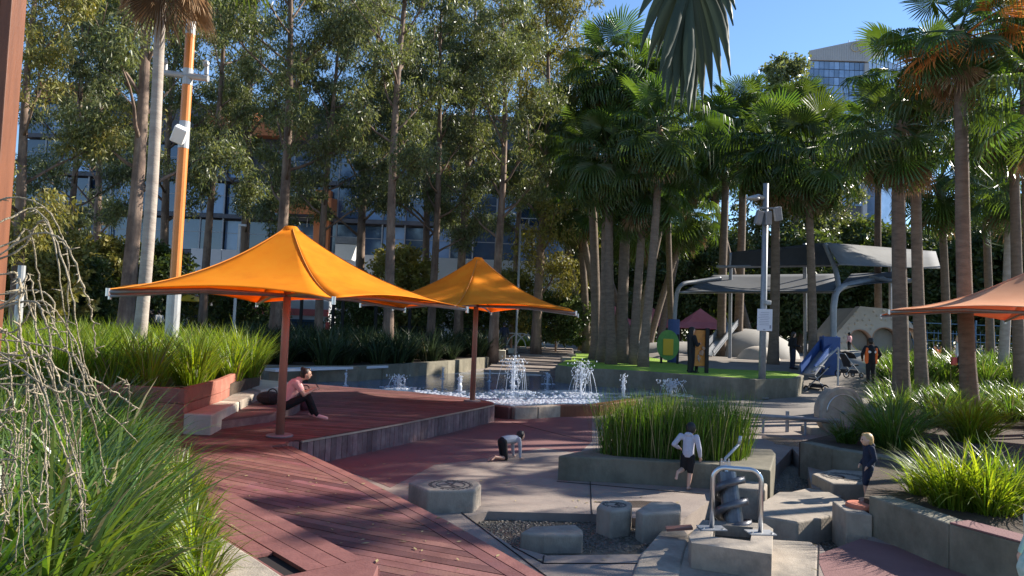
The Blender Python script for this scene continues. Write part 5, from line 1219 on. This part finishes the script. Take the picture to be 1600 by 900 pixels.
# ================================================================== fountain jets, foam and glint flecks
def jet(label, px, py, h, n, spread, d_off=0, thick=.035, seed=0):
    R = random.Random(seed + px); b = G(px, py, .3); jt = thing('fountain_jet', label, 'fountain jet', b, 'jets of the splash pool'); m = MB()
    k = 9; m.tube([(b.x + R.uniform(-.015, .015), b.y, .29 + h * .8 * i / k) for i in range(k + 1)], [thick * (1 - .5 * i / k) * R.uniform(.6, 1.2) for i in range(k + 1)], 6); m.build('column', 'foam', jt, smooth=True); m = MB(); n = int(n * 1.8)
    for i in range(n):
        a = R.uniform(0, 2 * PI); t = R.random() ** .6; z = .3 + h * t * R.uniform(.9, 1.05); rr = spread * R.random() * (.25 + .9 * t)
        s = R.uniform(.007, .019) * (1.4 if R.random() < .12 else 1); m.ball((b.x + math.cos(a) * rr, b.y + math.sin(a) * rr, z), s, 5, (1, 1, R.uniform(1, 2.2)))
    for i in range(int(spread * 26)):
        a = R.uniform(0, 2 * PI); hz_ = h * R.uniform(.55, 1.0); rr = spread * R.uniform(.4, 1.3); m.tube([(b.x + math.cos(a) * rr * q, b.y + math.sin(a) * rr * q, .3 + hz_ * (1 - (2 * q - .9) ** 2) * 1.0 if q > .05 else .3 + hz_ * .3) for q in np.linspace(.12, .95, 9)], [.004 + .006 * R.random() for _ in range(9)], 4)
    for i in range(n // 2):
        a = R.uniform(0, 2 * PI); rr = spread * 1.6 * R.random(); m.ball((b.x + math.cos(a) * rr, b.y + math.sin(a) * rr, .31), R.uniform(.02, .05), 5, (1.6, 1.2, .35))
    m.build('spray', 'foam', jt, smooth=True)['kind'] = 'stuff'
jet('tallest splashing fountain jet in the middle of the pool', 802, 612, 1.2, 170, .5, thick=.05)
jet('fountain jet breaking into drops beside the turf wall', 908, 616, 1.15, 150, .45, thick=.045)
jet('short white bubbling jet left of the second umbrella pole', 718, 612, .55, 50, .1, thick=.09)
jet('misty low jet at the left of the pool', 622, 606, .45, 90, .4)
jet('thin stub jet near the seated woman', 540, 603, .5, 14, .05, thick=.05)
jet('foaming splash just behind the reeds', 1048, 617, .55, 150, .5, thick=.06)
jet('white spurt rising behind the left end of the reeds', 974, 620, .75, 50, .15, thick=.06)
jet('small thin jet behind the second umbrella pole', 765, 596, .5, 12, .06)
jet('tiny jet left of the misty one near the far wall', 692, 592, .5, 12, .05)
jet('small bubbling spurt right of the tallest jet', 855, 600, .45, 30, .2)
m = MB(); R = random.Random(2)
for i in range(1500):
    px = R.uniform(648, 935); e_ = np.interp(px, [648, 700, 765, 800, 860, 930], [615.5, 622, 629.5, 633, 630, 629]); py = e_ - abs(R.gauss(0, 1)) * np.interp(px, [648, 720, 935], [4, 5, 7]) - .3
    if py < 606: continue
    p = G(px, py, .304); s = R.uniform(.01, .05); m.ball((p.x, p.y, p.z), s, 4, (1.6, 1.1, .35))
o = m.build('foam', 'foam'); o['kind'] = 'stuff'; tag(o, 'white foam flecks along the near edge of the pool')  # flecks model foam and also stand in for sun glints on ripples
m = MB()
for i in range(2500):
    px, py = R.uniform(740, 1060), R.uniform(800, 862); p = G(px, py, -.11)
    if p.x > 2.3 or not inpoly(p.x, p.y, [(q.x, q.y) for q in BED]): continue
    s = R.uniform(.008, .022); m.ball((p.x, p.y, -.108), s, 4, (1.2, 1, .6))
for i in range(1600):
    px, py = R.uniform(1200, 1350), R.uniform(740, 868); p = G(px, py, -.26)
    if p.x < 2.3 or not inpoly(p.x, p.y, [(q.x, q.y) for q in BED]): continue
    s = R.uniform(.008, .022); m.ball((p.x, p.y, -.258), s, 4, (1.2, 1, .6))
o = m.build('stream_gravel', 'gravel'); o['kind'] = 'stuff'; tag(o, 'wet gravel lying in the stream bed between the blocks')

# far hedge that closes the view below the trees
np.random.seed(77); n = 36000; hx = np.random.uniform(-75, 80, n); hz = np.random.rand(n) ** .8 * (4.2 + 1.3 * np.sin(hx * .35) + .8 * np.sin(hx * 1.1)); P_ = np.stack([hx, 96 + np.random.uniform(-1.5, 1.5, n), 1 + hz], 1)
A_ = np.random.normal(size=(n, 3)); A_ /= np.linalg.norm(A_, axis=1)[:, None]; s_ = np.random.uniform(.35, .7, n); v_, f_ = leaf_quads(P_, A_, s_, s_ * .6)
o = link('hedge', np_mesh('hedge', v_, f_, ['leaf_bush'])); o['kind'] = 'stuff'; tag(o, 'dark hedge closing the far end of the park')
# fallen leaves on the deck and the paving
np.random.seed(78); Rl = random.Random(78); m = MB()
for i in range(420):
    px, py = Rl.uniform(330, 1300), Rl.uniform(640, 895); p = G(px, py, ZD); z = .458
    if not inpoly(p.x, p.y, [(q.x, q.y) for q in DECK]):
        p = G(px, py, 0); z = .009
        if inpoly(p.x, p.y, [(q.x, q.y) for q in BED]) or inpoly(p.x, p.y, [(q.x, q.y) for q in outer]) or not inpoly(p.x, p.y, FLOOR): continue
        if inpoly(p.x, p.y, [(q.x, q.y) for q in DECK]) or any((p.x - b_.location.x) ** 2 + (p.y - b_.location.y) ** 2 < .5 for b_ in (b1, b2, b3, b4, b5)): continue
    a = Rl.uniform(0, 6.3); L_ = Rl.uniform(.035, .09); d_ = V(math.cos(a), math.sin(a), 0); s2_ = V(-d_.y, d_.x, 0) * L_ * .17; c_ = V(p.x, p.y, z)
    m.add([c_ - d_ * L_ / 2, c_ + s2_ + V(0, 0, .006), c_ + d_ * L_ / 2 + V(0, 0, .004), c_ - s2_ + V(0, 0, .002)], [(0, 1, 2, 3)])
o = m.build('fallen_leaves', 'blade_dry'); o['kind'] = 'stuff'; tag(o, 'scattered dry leaves on the deck and paving')

wet = MATS['paving']
pmat('wet_paving', (.085, .065, .055), (.12, .095, .08), 1.6, .18, .3, 110, spec=.6)
def wet_patch(cx, cy, rx, ry, seed):
    R = random.Random(seed); c = G(cx, cy, 0); n = 26; ph = [R.uniform(0, 6) for _ in range(3)]
    poly = [(c.x + rx * math.cos(a) * (1 + .16 * math.sin(3 * a + ph[0]) + .1 * math.sin(7 * a + ph[1])), c.y + ry * math.sin(a) * (1 + .16 * math.sin(2 * a + ph[2]) + .08 * math.sin(9 * a))) for a in np.linspace(0, 2 * PI, n, endpoint=False)]
    m = MB(); m.prism(poly, -.01, .0035); struct(m.build('wet_paving', 'wet_paving'))
wet_patch(860, 660, .8, .5, 1); wet_patch(1000, 788, .55, .22, 2); wet_patch(700, 790, .3, .16, 3); wet_patch(1230, 690, .5, .9, 4)
# ================================================================== people
def blob(name, caps, mat, parent, vox=.012, smooth=4):
    m = MB()
    for c in caps:
        if len(c) == 2: m.ball(c[0], c[1], 12); continue
        if len(c) == 3: m.ball(c[0], c[1], 14, c[2]); continue
        a, r0, b, r1 = c; a, b = Vector(a), Vector(b); m.tube([a, lerp(a, b, .5), b], [r0, (r0 + r1) / 2, r1], 10); m.ball(a, r0, 10); m.ball(b, r1, 10)
    o = m.build(name, mat, parent, local=True, smooth=True)
    r = o.modifiers.new('remesh', 'REMESH'); r.mode = 'VOXEL'; r.voxel_size = vox; r.use_smooth_shade = True
    s = o.modifiers.new('smooth', 'SMOOTH'); s.factor = .5; s.iterations = smooth
    return o
def person(label, pos, rz, H, J, skin='skin', shirt='cloth_grey', pants='cloth_black', hair='hair_black', kid=True, sleeve=1.0, leg=.55, shoes=None, longhair=0, vox=.011, group='people in the park', skirt=None, bun=False, hood=False, look=0.0):
    """J: joints in metres, local frame x right, y forward, z up"""
    t = thing('person', label, 'person', pos, group, rz)
    k = H; hr_ = (.082 if kid else .066) * H
    g = lambda n: Vector(J[n])
    hd, nk, ch, wa, hp = g('head'), g('neck'), g('chest'), g('waist'), g('hip')
    f = Vector((math.sin(-look), math.cos(look), 0)); rt = Vector((f.y, -f.x, 0))
    tor = .075 if kid else .078
    caps = [(hd, hr_, (.86, .98, 1.08)), (hd + f * hr_ * .25 + V(0, 0, -hr_ * .5), hr_ * .62), (nk, .032 * k, hd - V(0, 0, hr_ * .6), .03 * k), (hd + f * hr_ * .95 + V(0, 0, -hr_ * .12), hr_ * .13, hd + f * hr_ * 1.02 + V(0, 0, -hr_ * .28), hr_ * .15)]
    for s in (-1, 1): caps.append((hd + rt * s * hr_ * .86 + V(0, 0, -hr_ * .1), hr_ * .2, (.5, .8, 1.2)))
    caps += [(hp, tor * k, wa, tor * .92 * k), (wa, tor * .92 * k, ch, tor * k), (ch, tor * .9 * k, nk, .035 * k)]
    sh, pn, ft = [(hp + (wa - hp) * .15, (tor + .012) * k, wa, (tor + .01) * k), (wa, (tor + .01) * k, ch, (tor + .012) * k), (ch, tor * .95 * k, nk - (nk - ch) * .15, .05 * k)], [(hp, (tor + .008) * k, wa - (wa - hp) * .4, tor * k)], []
    for s in 'lr':
        S, E, W_ = g(s + 's'), g(s + 'e'), g(s + 'w'); hd_ = g(s + 'f') if s + 'f' in J else W_ + (W_ - E).normalized() * .05 * k
        caps += [(S, .034 * k, E, .026 * k), (E, .026 * k, W_, .019 * k)]
        sh += [(ch, .05 * k, S, .042 * k), (S, .043 * k, E if sleeve > .5 else lerp(S, E, .6), .036 * k)]
        if sleeve > .9: sh.append((E, .036 * k, lerp(E, W_, .93), .028 * k))
        d = (hd_ - W_).normalized(); sd_ = d.cross(V(.2, .3, 1)).normalized(); up_ = sd_.cross(d); pl_ = W_ + d * .035 * k
        caps += [(W_, .018 * k, pl_, .02 * k)]
        for q, (o_, ln) in enumerate(((-.017, .036), (-.006, .043), (.006, .041), (.017, .032))): b_ = pl_ + sd_ * o_ * k; caps.append((b_, .0075 * k, b_ + d * ln * k * .6 - up_ * .004 * k, .007 * k)); caps.append((b_ + d * ln * k * .6 - up_ * .004 * k, .007 * k, b_ + d * ln * k - up_ * .014 * k, .006 * k))
        caps.append((W_ + d * .015 * k + sd_ * .012 * k, .009 * k, W_ + d * .04 * k + sd_ * .034 * k - up_ * .01 * k, .007 * k))
        Hh, K, A = g(s + 'h'), g(s + 'k'), g(s + 'a'); toe = g(s + 't')
        caps += [(Hh, .052 * k, K, .038 * k), (K, .037 * k, lerp(K, A, .3), .037 * k), (lerp(K, A, .3), .037 * k, A, .022 * k), (A - (toe - A).normalized() * .018 * k, .022 * k, toe, .019 * k)]
        nrm = (toe - A).cross(V(0, 0, 1)).normalized() if abs((toe - A).normalized().z) < .9 else V(1, 0, 0)
        for q in range(5): b_ = toe + nrm * (q - 2) * .0085 * k; caps.append((b_, .0095 * k, b_ + (toe - A).normalized() * (.022 - .003 * abs(q - 1)) * k, .008 * k))
        if leg > .5:
            pn += [(Hh, .062 * k, lerp(Hh, K, min(1, leg * 1.25)), .052 * k if leg < .9 else .046 * k)]
            if leg > .9: pn += [(K, .046 * k, A - (A - K) * .04, .034 * k)]
        else: pn += [(Hh, .062 * k, lerp(Hh, K, leg), .055 * k)]
        if shoes: ft += [(A - (toe - A).normalized() * .025 * k + V(0, 0, -.004), .028 * k, toe + (toe - A).normalized() * .02 * k, .025 * k), (A, .027 * k, A + (K - A) * .12, .026 * k)]
    if hood: sh.append((nk - Vector((0, .05 * k, -.0)) , .05 * k, (1.25, .8, .8)))
    blob('body', caps, skin, t, vox)
    blob('shirt', sh, shirt, t, vox * 1.1)
    if skirt: pn.append((wa, tor * k, hp + V(0, 0, -.12 * k), .15 * k))
    blob('trousers' if leg > .7 else 'shorts', pn, pants, t, vox * 1.1)
    hc = [(hd + V(0, 0, hr_ * .24) - f * hr_ * .2, hr_ * 1.0, (.95, .98, 1.0)), (hd - f * hr_ * .35 + V(0, 0, -hr_ * .15), hr_ * .86), (hd + f * hr_ * .5 + V(0, 0, hr_ * .78), hr_ * .38)]
    if longhair: hc.append((hd - f * hr_ * .55, hr_ * .7, hd - f * hr_ * .75 + V(0, 0, -longhair * hr_), hr_ * .5))
    if bun: hc.append((hd - f * hr_ * .7 + V(0, 0, hr_ * .95), hr_ * .45))
    blob('hair', hc, hair, t, vox, 2)
    if shoes: blob('shoes', ft, shoes, t, vox)
    m = MB()
    for s in (-1, 1): m.ball(hd + f * hr_ * .9 + rt * s * hr_ * .34 + V(0, 0, hr_ * .0), hr_ * .1, 6)
    m.build('eyes', 'black', t, local=True)
    m = MB(); m.tube([hd + f * hr_ * .86 + rt * q * hr_ * .22 + V(0, 0, -hr_ * .52) for q in (-1, 0, 1)], hr_ * .05, 5); m.build('mouth', 'cloth_red', t, local=True)
    return t
def stand(H, kid=False, **ov):
    J = dict(head=(0, .02 * H, (.905 if kid else .925) * H), neck=(0, 0, .82 * H), chest=(0, -.01 * H, .74 * H), waist=(0, 0, .60 * H), hip=(0, 0, .52 * H),
             ls=(-.115 * H, 0, .79 * H), le=(-.15 * H, -.02 * H, .63 * H), lw=(-.155 * H, .04 * H, .49 * H), rs=(.115 * H, 0, .79 * H), re=(.15 * H, -.02 * H, .63 * H), rw=(.155 * H, .04 * H, .49 * H),
             lh=(-.05 * H, 0, .5 * H), lk=(-.055 * H, .01 * H, .28 * H), la=(-.06 * H, -.01 * H, .035 * H), lt=(-.07 * H, .085 * H, .02 * H), rh=(.05 * H, 0, .5 * H), rk=(.055 * H, .01 * H, .28 * H), ra=(.06 * H, -.01 * H, .035 * H), rt=(.07 * H, .085 * H, .02 * H))
    J.update({k: tuple(q * H for q in v) for k, v in ov.items()}); return J
gk = 'children playing at the water play'
# boy mid-stride seen from behind: right leg planted, left foot kicked up behind
H = 1.08
person('child in a pale grey hoodie and black shorts running on one foot past the reeds', G(1074, 766, 0), -.42, H, stand(H, True, head=(.02, .06, .9), neck=(0, .035, .82), chest=(0, .02, .73), rk=(.03, .03, .27), ra=(.015, -.02, .035), rt=(.02, .075, .02), rh=(.045, 0, .5),
       lk=(-.075, .035, .3), la=(-.12, -.16, .27), lt=(-.125, -.215, .2), le=(-.205, -.06, .66), lw=(-.15, .05, .60), re=(.16, -.01, .62), rw=(.165, .05, .50)), shirt='cloth_lilac', pants='cloth_black', leg=.75, hood=True, group=gk, vox=.009)
# blond child facing left
H = 1.06
person('blond child in a navy hoodie standing by the right planter wall', G(1356, 784, .0), 1.52, H, stand(H, True, le=(-.14, -.03, .64), lw=(-.12, .06, .53), re=(.14, -.03, .64), rw=(.12, .06, .53), la=(-.05, .04, .035), lt=(-.06, .12, .02), lk=(-.05, .05, .28), head=(0, .03, .905)), hair='hair_blond', shirt='cloth_navy', pants='cloth_navy', leg=.85, hood=True, longhair=1.1, group=gk, vox=.009)
# crawling girl, heading right
H = 1.1
J = dict(head=(.0, .50, .50), neck=(0, .40, .46), chest=(0, .30, .43), waist=(0, .12, .44), hip=(0, -.03, .42), ls=(-.11, .35, .44), le=(-.13, .38, .24), lw=(-.14, .42, .05), lf=(-.14, .50, .02), rs=(.11, .35, .44), re=(.13, .37, .24), rw=(.15, .36, .05), rf=(.16, .44, .02),
         lh=(-.06, -.04, .40), lk=(-.08, .05, .06), la=(-.07, -.26, .06), lt=(-.06, -.35, .02), rh=(.06, -.04, .40), rk=(.08, .0, .06), ra=(.05, -.28, .10), rt=(.05, -.36, .05))
J = {k_: tuple(.86 * c_ for c_ in v_) for k_, v_ in J.items()}; H = .98
person('dark-haired child in a grey top crawling on the red paving', G(786, 719, 0), -.85, H, J, shirt='cloth_grey', pants='cloth_black', leg=.8, longhair=.9, bun=False, group=gk, vox=.009)
# child cut by the right edge
H = 1.15
person('child in a mint patterned dress cut off by the right edge', Y(1604, 900, 6.9) * V(1, 1, 0) if False else Vector((Y(1622, 850, 6.9).x, 6.9, 0)), 1.5, H, stand(H, True), shirt='cloth_mint', pants='cloth_mint', leg=.9, skirt=True, group=gk, vox=.009)
# woman sitting on the timber step, bent over her phone, facing right
H = 1.62; sp = G(452, 640, .62)
J = dict(head=(0, .30, .74), neck=(0, .17, .62), chest=(0, .08, .5), waist=(0, -.04, .25), hip=(0, -.08, .12), ls=(-.16, .12, .56), le=(-.17, .26, .34), lw=(-.07, .46, .42), lf=(-.05, .53, .46), rs=(.16, .12, .56), re=(.18, .28, .33), rw=(.08, .46, .42), rf=(.05, .53, .46),
         lh=(-.09, -.05, .1), lk=(-.11, .34, .28), la=(-.11, .46, -.10), lt=(-.11, .60, -.145), rh=(.09, -.05, .1), rk=(.12, .36, .3), ra=(.12, .56, -.10), rt=(.12, .72, -.145))
wom = person('woman in a pink shirt sitting on the timber step with a phone', sp, -1.35, H, J, kid=False, shirt='cloth_pink', pants='cloth_black', leg=1.0, sleeve=.4, shoes='shoe_pink', bun=True, vox=.012, group='adults in the park')
q = sp + Matrix.Rotation(-1.35, 3, 'Z') @ V(0, .54, .49); m = MB(); m.box(q, (.08, .015, .15), -1.35, .5); tag(m.build('phone', 'black', bevel=.004), 'dark phone in the seated woman\'s hands', 'phone')
bp_ = G(420, 632, .62); t = thing('backpack', 'black bag lying on the timber step behind the woman', 'bag', bp_)
m = MB(); m.ball((bp_.x, bp_.y, bp_.z + .14), .2, 12, (1.4, .9, .75)); m.build('bag_body', 'dark_fabric', t, smooth=True); m = MB(); m.ring((bp_.x + .1, bp_.y - .1, bp_.z + .25), .1, .015, (0, 1, 0), 12, 5); m.build('strap', 'dark_fabric', t); m = MB(); m.box((bp_.x - .05, bp_.y - .17, bp_.z + .12), (.25, .04, .14), 0, .2); m.build('pocket', 'dark_fabric', t, bevel=.02)
q = G(478, 640, ZD); m = MB(); m.lathe([(0, 0), (.14, 0), (.17, .12), (.16, .32), (.1, .45), (0, .48)], (0, 0, 0), 12); m.v = [(q.x + x * .9, q.y - .12 + y * .8, ZD + .005 + z) for x, y, z in m.v]; t = tag(m.build('tote_bag', 'cloth_maroon', smooth=True, org=(q.x, q.y - .12, ZD)), 'dark maroon bag standing at the seated woman\'s knees', 'bag')
m = MB(); m.ring((q.x, q.y - .12, ZD + .48), .08, .012, (0, 1, 0), 12, 5, 0, PI); m.build('handle', 'cloth_maroon', t)
# background people
ga = 'adults in the park'
def far(label, px, py, z, H, rz, kid=False, grp=ga, **kw):
    kw.setdefault('leg', 1.0); kw.setdefault('shoes', 'cloth_black'); kw.setdefault('vox', .02)
    p = G(px, py, z) if not isinstance(py, tuple) else Vector((Y(px, 540, py[1]).x, py[1], z))
    ov = kw.pop('ov', {}); return person(label, p, rz, H, stand(H, kid, **ov), kid=kid, group=grp, **kw)
far('man in black holding a pale phone before the orange play panel', 1079, 582, 1.0, 1.76, -1.2, shirt='cloth_black', pants='cloth_black', ov=dict(lw=(-.06, .17, .64), le=(-.15, .05, .60), rw=(.06, .17, .64), re=(.15, .05, .60)))
far('small child in grey standing before the man in black', 1088, 582, 1.0, .85, -1.2, True, 'background children', shirt='cloth_grey', pants='cloth_black')
far('woman in dark clothes standing behind the turf', 1238, 577, 1.1, 1.66, -1.4, shirt='cloth_black', pants='cloth_navy', longhair=1.2, ov=dict(lw=(-.1, .14, .62), rw=(.1, .14, .62)))
ov_ = far('person in a bright orange safety vest with their back turned', 1361, (0, 27.5), .9, 1.7, .0, shirt='cloth_black', pants='cloth_black', skin='skin_dark', ov=dict(le=(-.2, -.02, .64), re=(.2, -.02, .64), lw=(-.16, .06, .54), rw=(.16, .06, .54)))
for s in (-1, 1): blob('vest_side', [((s * .155, -.02, .80), .07, (s * .17, -.03, 1.28), .075), ((s * .15, .06, .85), .06, (s * .15, .05, 1.3), .06)], 'cloth_vest', ov_, .02)
blob('vest_back', [((-.1, -.09, 1.18), .06, (.1, -.09, 1.18), .06)], 'cloth_white', ov_, .02)
ww = far('woman in a white top carrying bags by the right palms', 1499, (0, 30), 1.15, 1.68, .9, shirt='cloth_white', pants='cloth_black', hair='hair_blond', bun=True)
p = Vector((Y(1504, 540, 29.7).x, 29.7, 1.85)); m = MB(); m.box(p, (.3, .16, .42), .3, 0, 0, .85); b_ = tag(m.build('shoulder_bag', 'cloth_blue', bevel=.04), 'pale blue bag at the side of the woman in white', 'bag'); m = MB(); m.ring((p.x, p.y, p.z + .2), .13, .012, (0, 1, 0), 12, 5, 0, PI); m.build('strap', 'cloth_blue', b_)
p = Vector((Y(1491, 540, 29.8).x, 29.8, 1.8)); m = MB(); m.box(p, (.26, .14, .34), .3, 0, 0, .85); b_ = tag(m.build('shoulder_bag', 'cloth_red', bevel=.04), 'dark red bag on the arm of the woman in white', 'bag'); m = MB(); m.ring((p.x, p.y, p.z + .17), .1, .012, (0, 1, 0), 12, 5, 0, PI); m.build('strap', 'cloth_red', b_)
for i, (px, dy, sh_, lb) in enumerate([(1463, 40, 'cloth_red', 'child in red left of the group behind the grass'), (1473, 40.5, 'cloth_vest', 'child in orange in the middle of the group behind the grass'), (1480, 41, 'cloth_white', 'child in white at the right of the group behind the grass'), (1489, 38, 'cloth_maroon', 'child in dark red next to the woman in white')]):
    far(lb, px, (0, dy), 1.15, 1.25, 1.2 + i, True, 'background children', shirt=sh_, vox=.025)
far('child in pink sitting on the grey skirt of the climbing mound', 1327, (0, 34.8), 1.9, .95, .5, True, 'background children', shirt='cloth_pink', pants='cloth_black', vox=.022)
far('man in dark clothes walking behind the second umbrella pole', 787, (0, 44), 1.0, 1.75, .4, shirt='cloth_navy', pants='cloth_navy', vox=.025)
far('far person in white near the yellow parasol', 246, (0, 44), 1.0, 1.7, 1.0, shirt='cloth_white', pants='cloth_black', vox=.03)
far('far person in black near the yellow parasol', 235, (0, 43), 1.0, 1.72, 2.0, shirt='cloth_black', pants='cloth_black', vox=.03)
far('far person in red seen between the umbrellas', 510, (0, 47), 1.0, 1.6, 1.4, shirt='cloth_red', pants='cloth_black', vox=.03)
far('far person in teal at the left edge behind the twigs', 10, (0, 34), 1.0, 1.65, 1.4, shirt='cloth_mint', pants='cloth_black', vox=.03)
far('far person in dark red by the palms behind the notice', 1219, (0, 50), 1.0, 1.6, 1.4, shirt='cloth_maroon', pants='cloth_black', vox=.03)

# ------------------------------------------------------------------ prams
def pram(label, pos, rz, hood='dark_fabric'):
    t = thing('pram', label, 'pram', pos, 'prams by the steps', rz)
    def B(nm, fn, mat, **k): m = MB(); fn(m); return m.build(nm, mat, t, local=True, **k)
    for sx in (-.25, .25):
        for y, r in ((-.35, .15), (.38, .11)):
            m = MB(); m.ring((sx, y, r), r - .02, .025, (1, 0, 0), 16, 6); w_ = m.build('wheel', 'black', t, local=True, smooth=True)
            m = MB(); m.cyl((sx - .02, y, r), (sx + .02, y, r), .05, 8); m.build('hub', 'galv', w_, local=True)
        B('frame', lambda m: (m.tube([(sx, .38, .12), (sx, -.05, .55), (sx, -.45, 1.0)], .016, 6), m.tube([(sx, -.35, .16), (sx, .05, .62)], .016, 6)), 'galv_light')
    B('handle', lambda m: m.tube([(-.25, -.45, 1.0), (0, -.5, 1.05), (.25, -.45, 1.0)], .02, 6), 'black')
    B('seat', lambda m: (m.box((0, .08, .5), (.42, .45, .08), 0, .15), m.box((0, -.2, .72), (.42, .08, .5), 0, .4)), 'dark_fabric', bevel=.03)
    def hd(m):
        vs = []; fs = []
        for i in range(7):
            a = lerp(.2, 2.0, i / 6)
            for j in range(5): q = lerp(-.24, .24, j / 4); vs.append((q, -.12 + .36 * math.cos(a) * (1 - .15 * abs(q) / .24) - .05, .72 + .36 * math.sin(a) * (1 - .15 * abs(q) / .24)))
        for i in range(6):
            for j in range(4): q = i * 5 + j; fs.append((q, q + 1, q + 6, q + 5))
        m.add(vs, fs)
    B('hood', hd, hood, smooth=True, solid=.02)
    B('basket', lambda m: m.box((0, 0, .25), (.42, .5, .16), 0, 0, 0, 1.1), 'dark_fabric', bevel=.02)
    return t
pram('dark pram with a grey hood parked beside the turf corner', G(1275, 612, .32), 1.2, 'mound')
p = Y(1327, 578, 30.5); p.z = .95
pram('black pram at the top of the steps near the blue panel', p, -1.3)
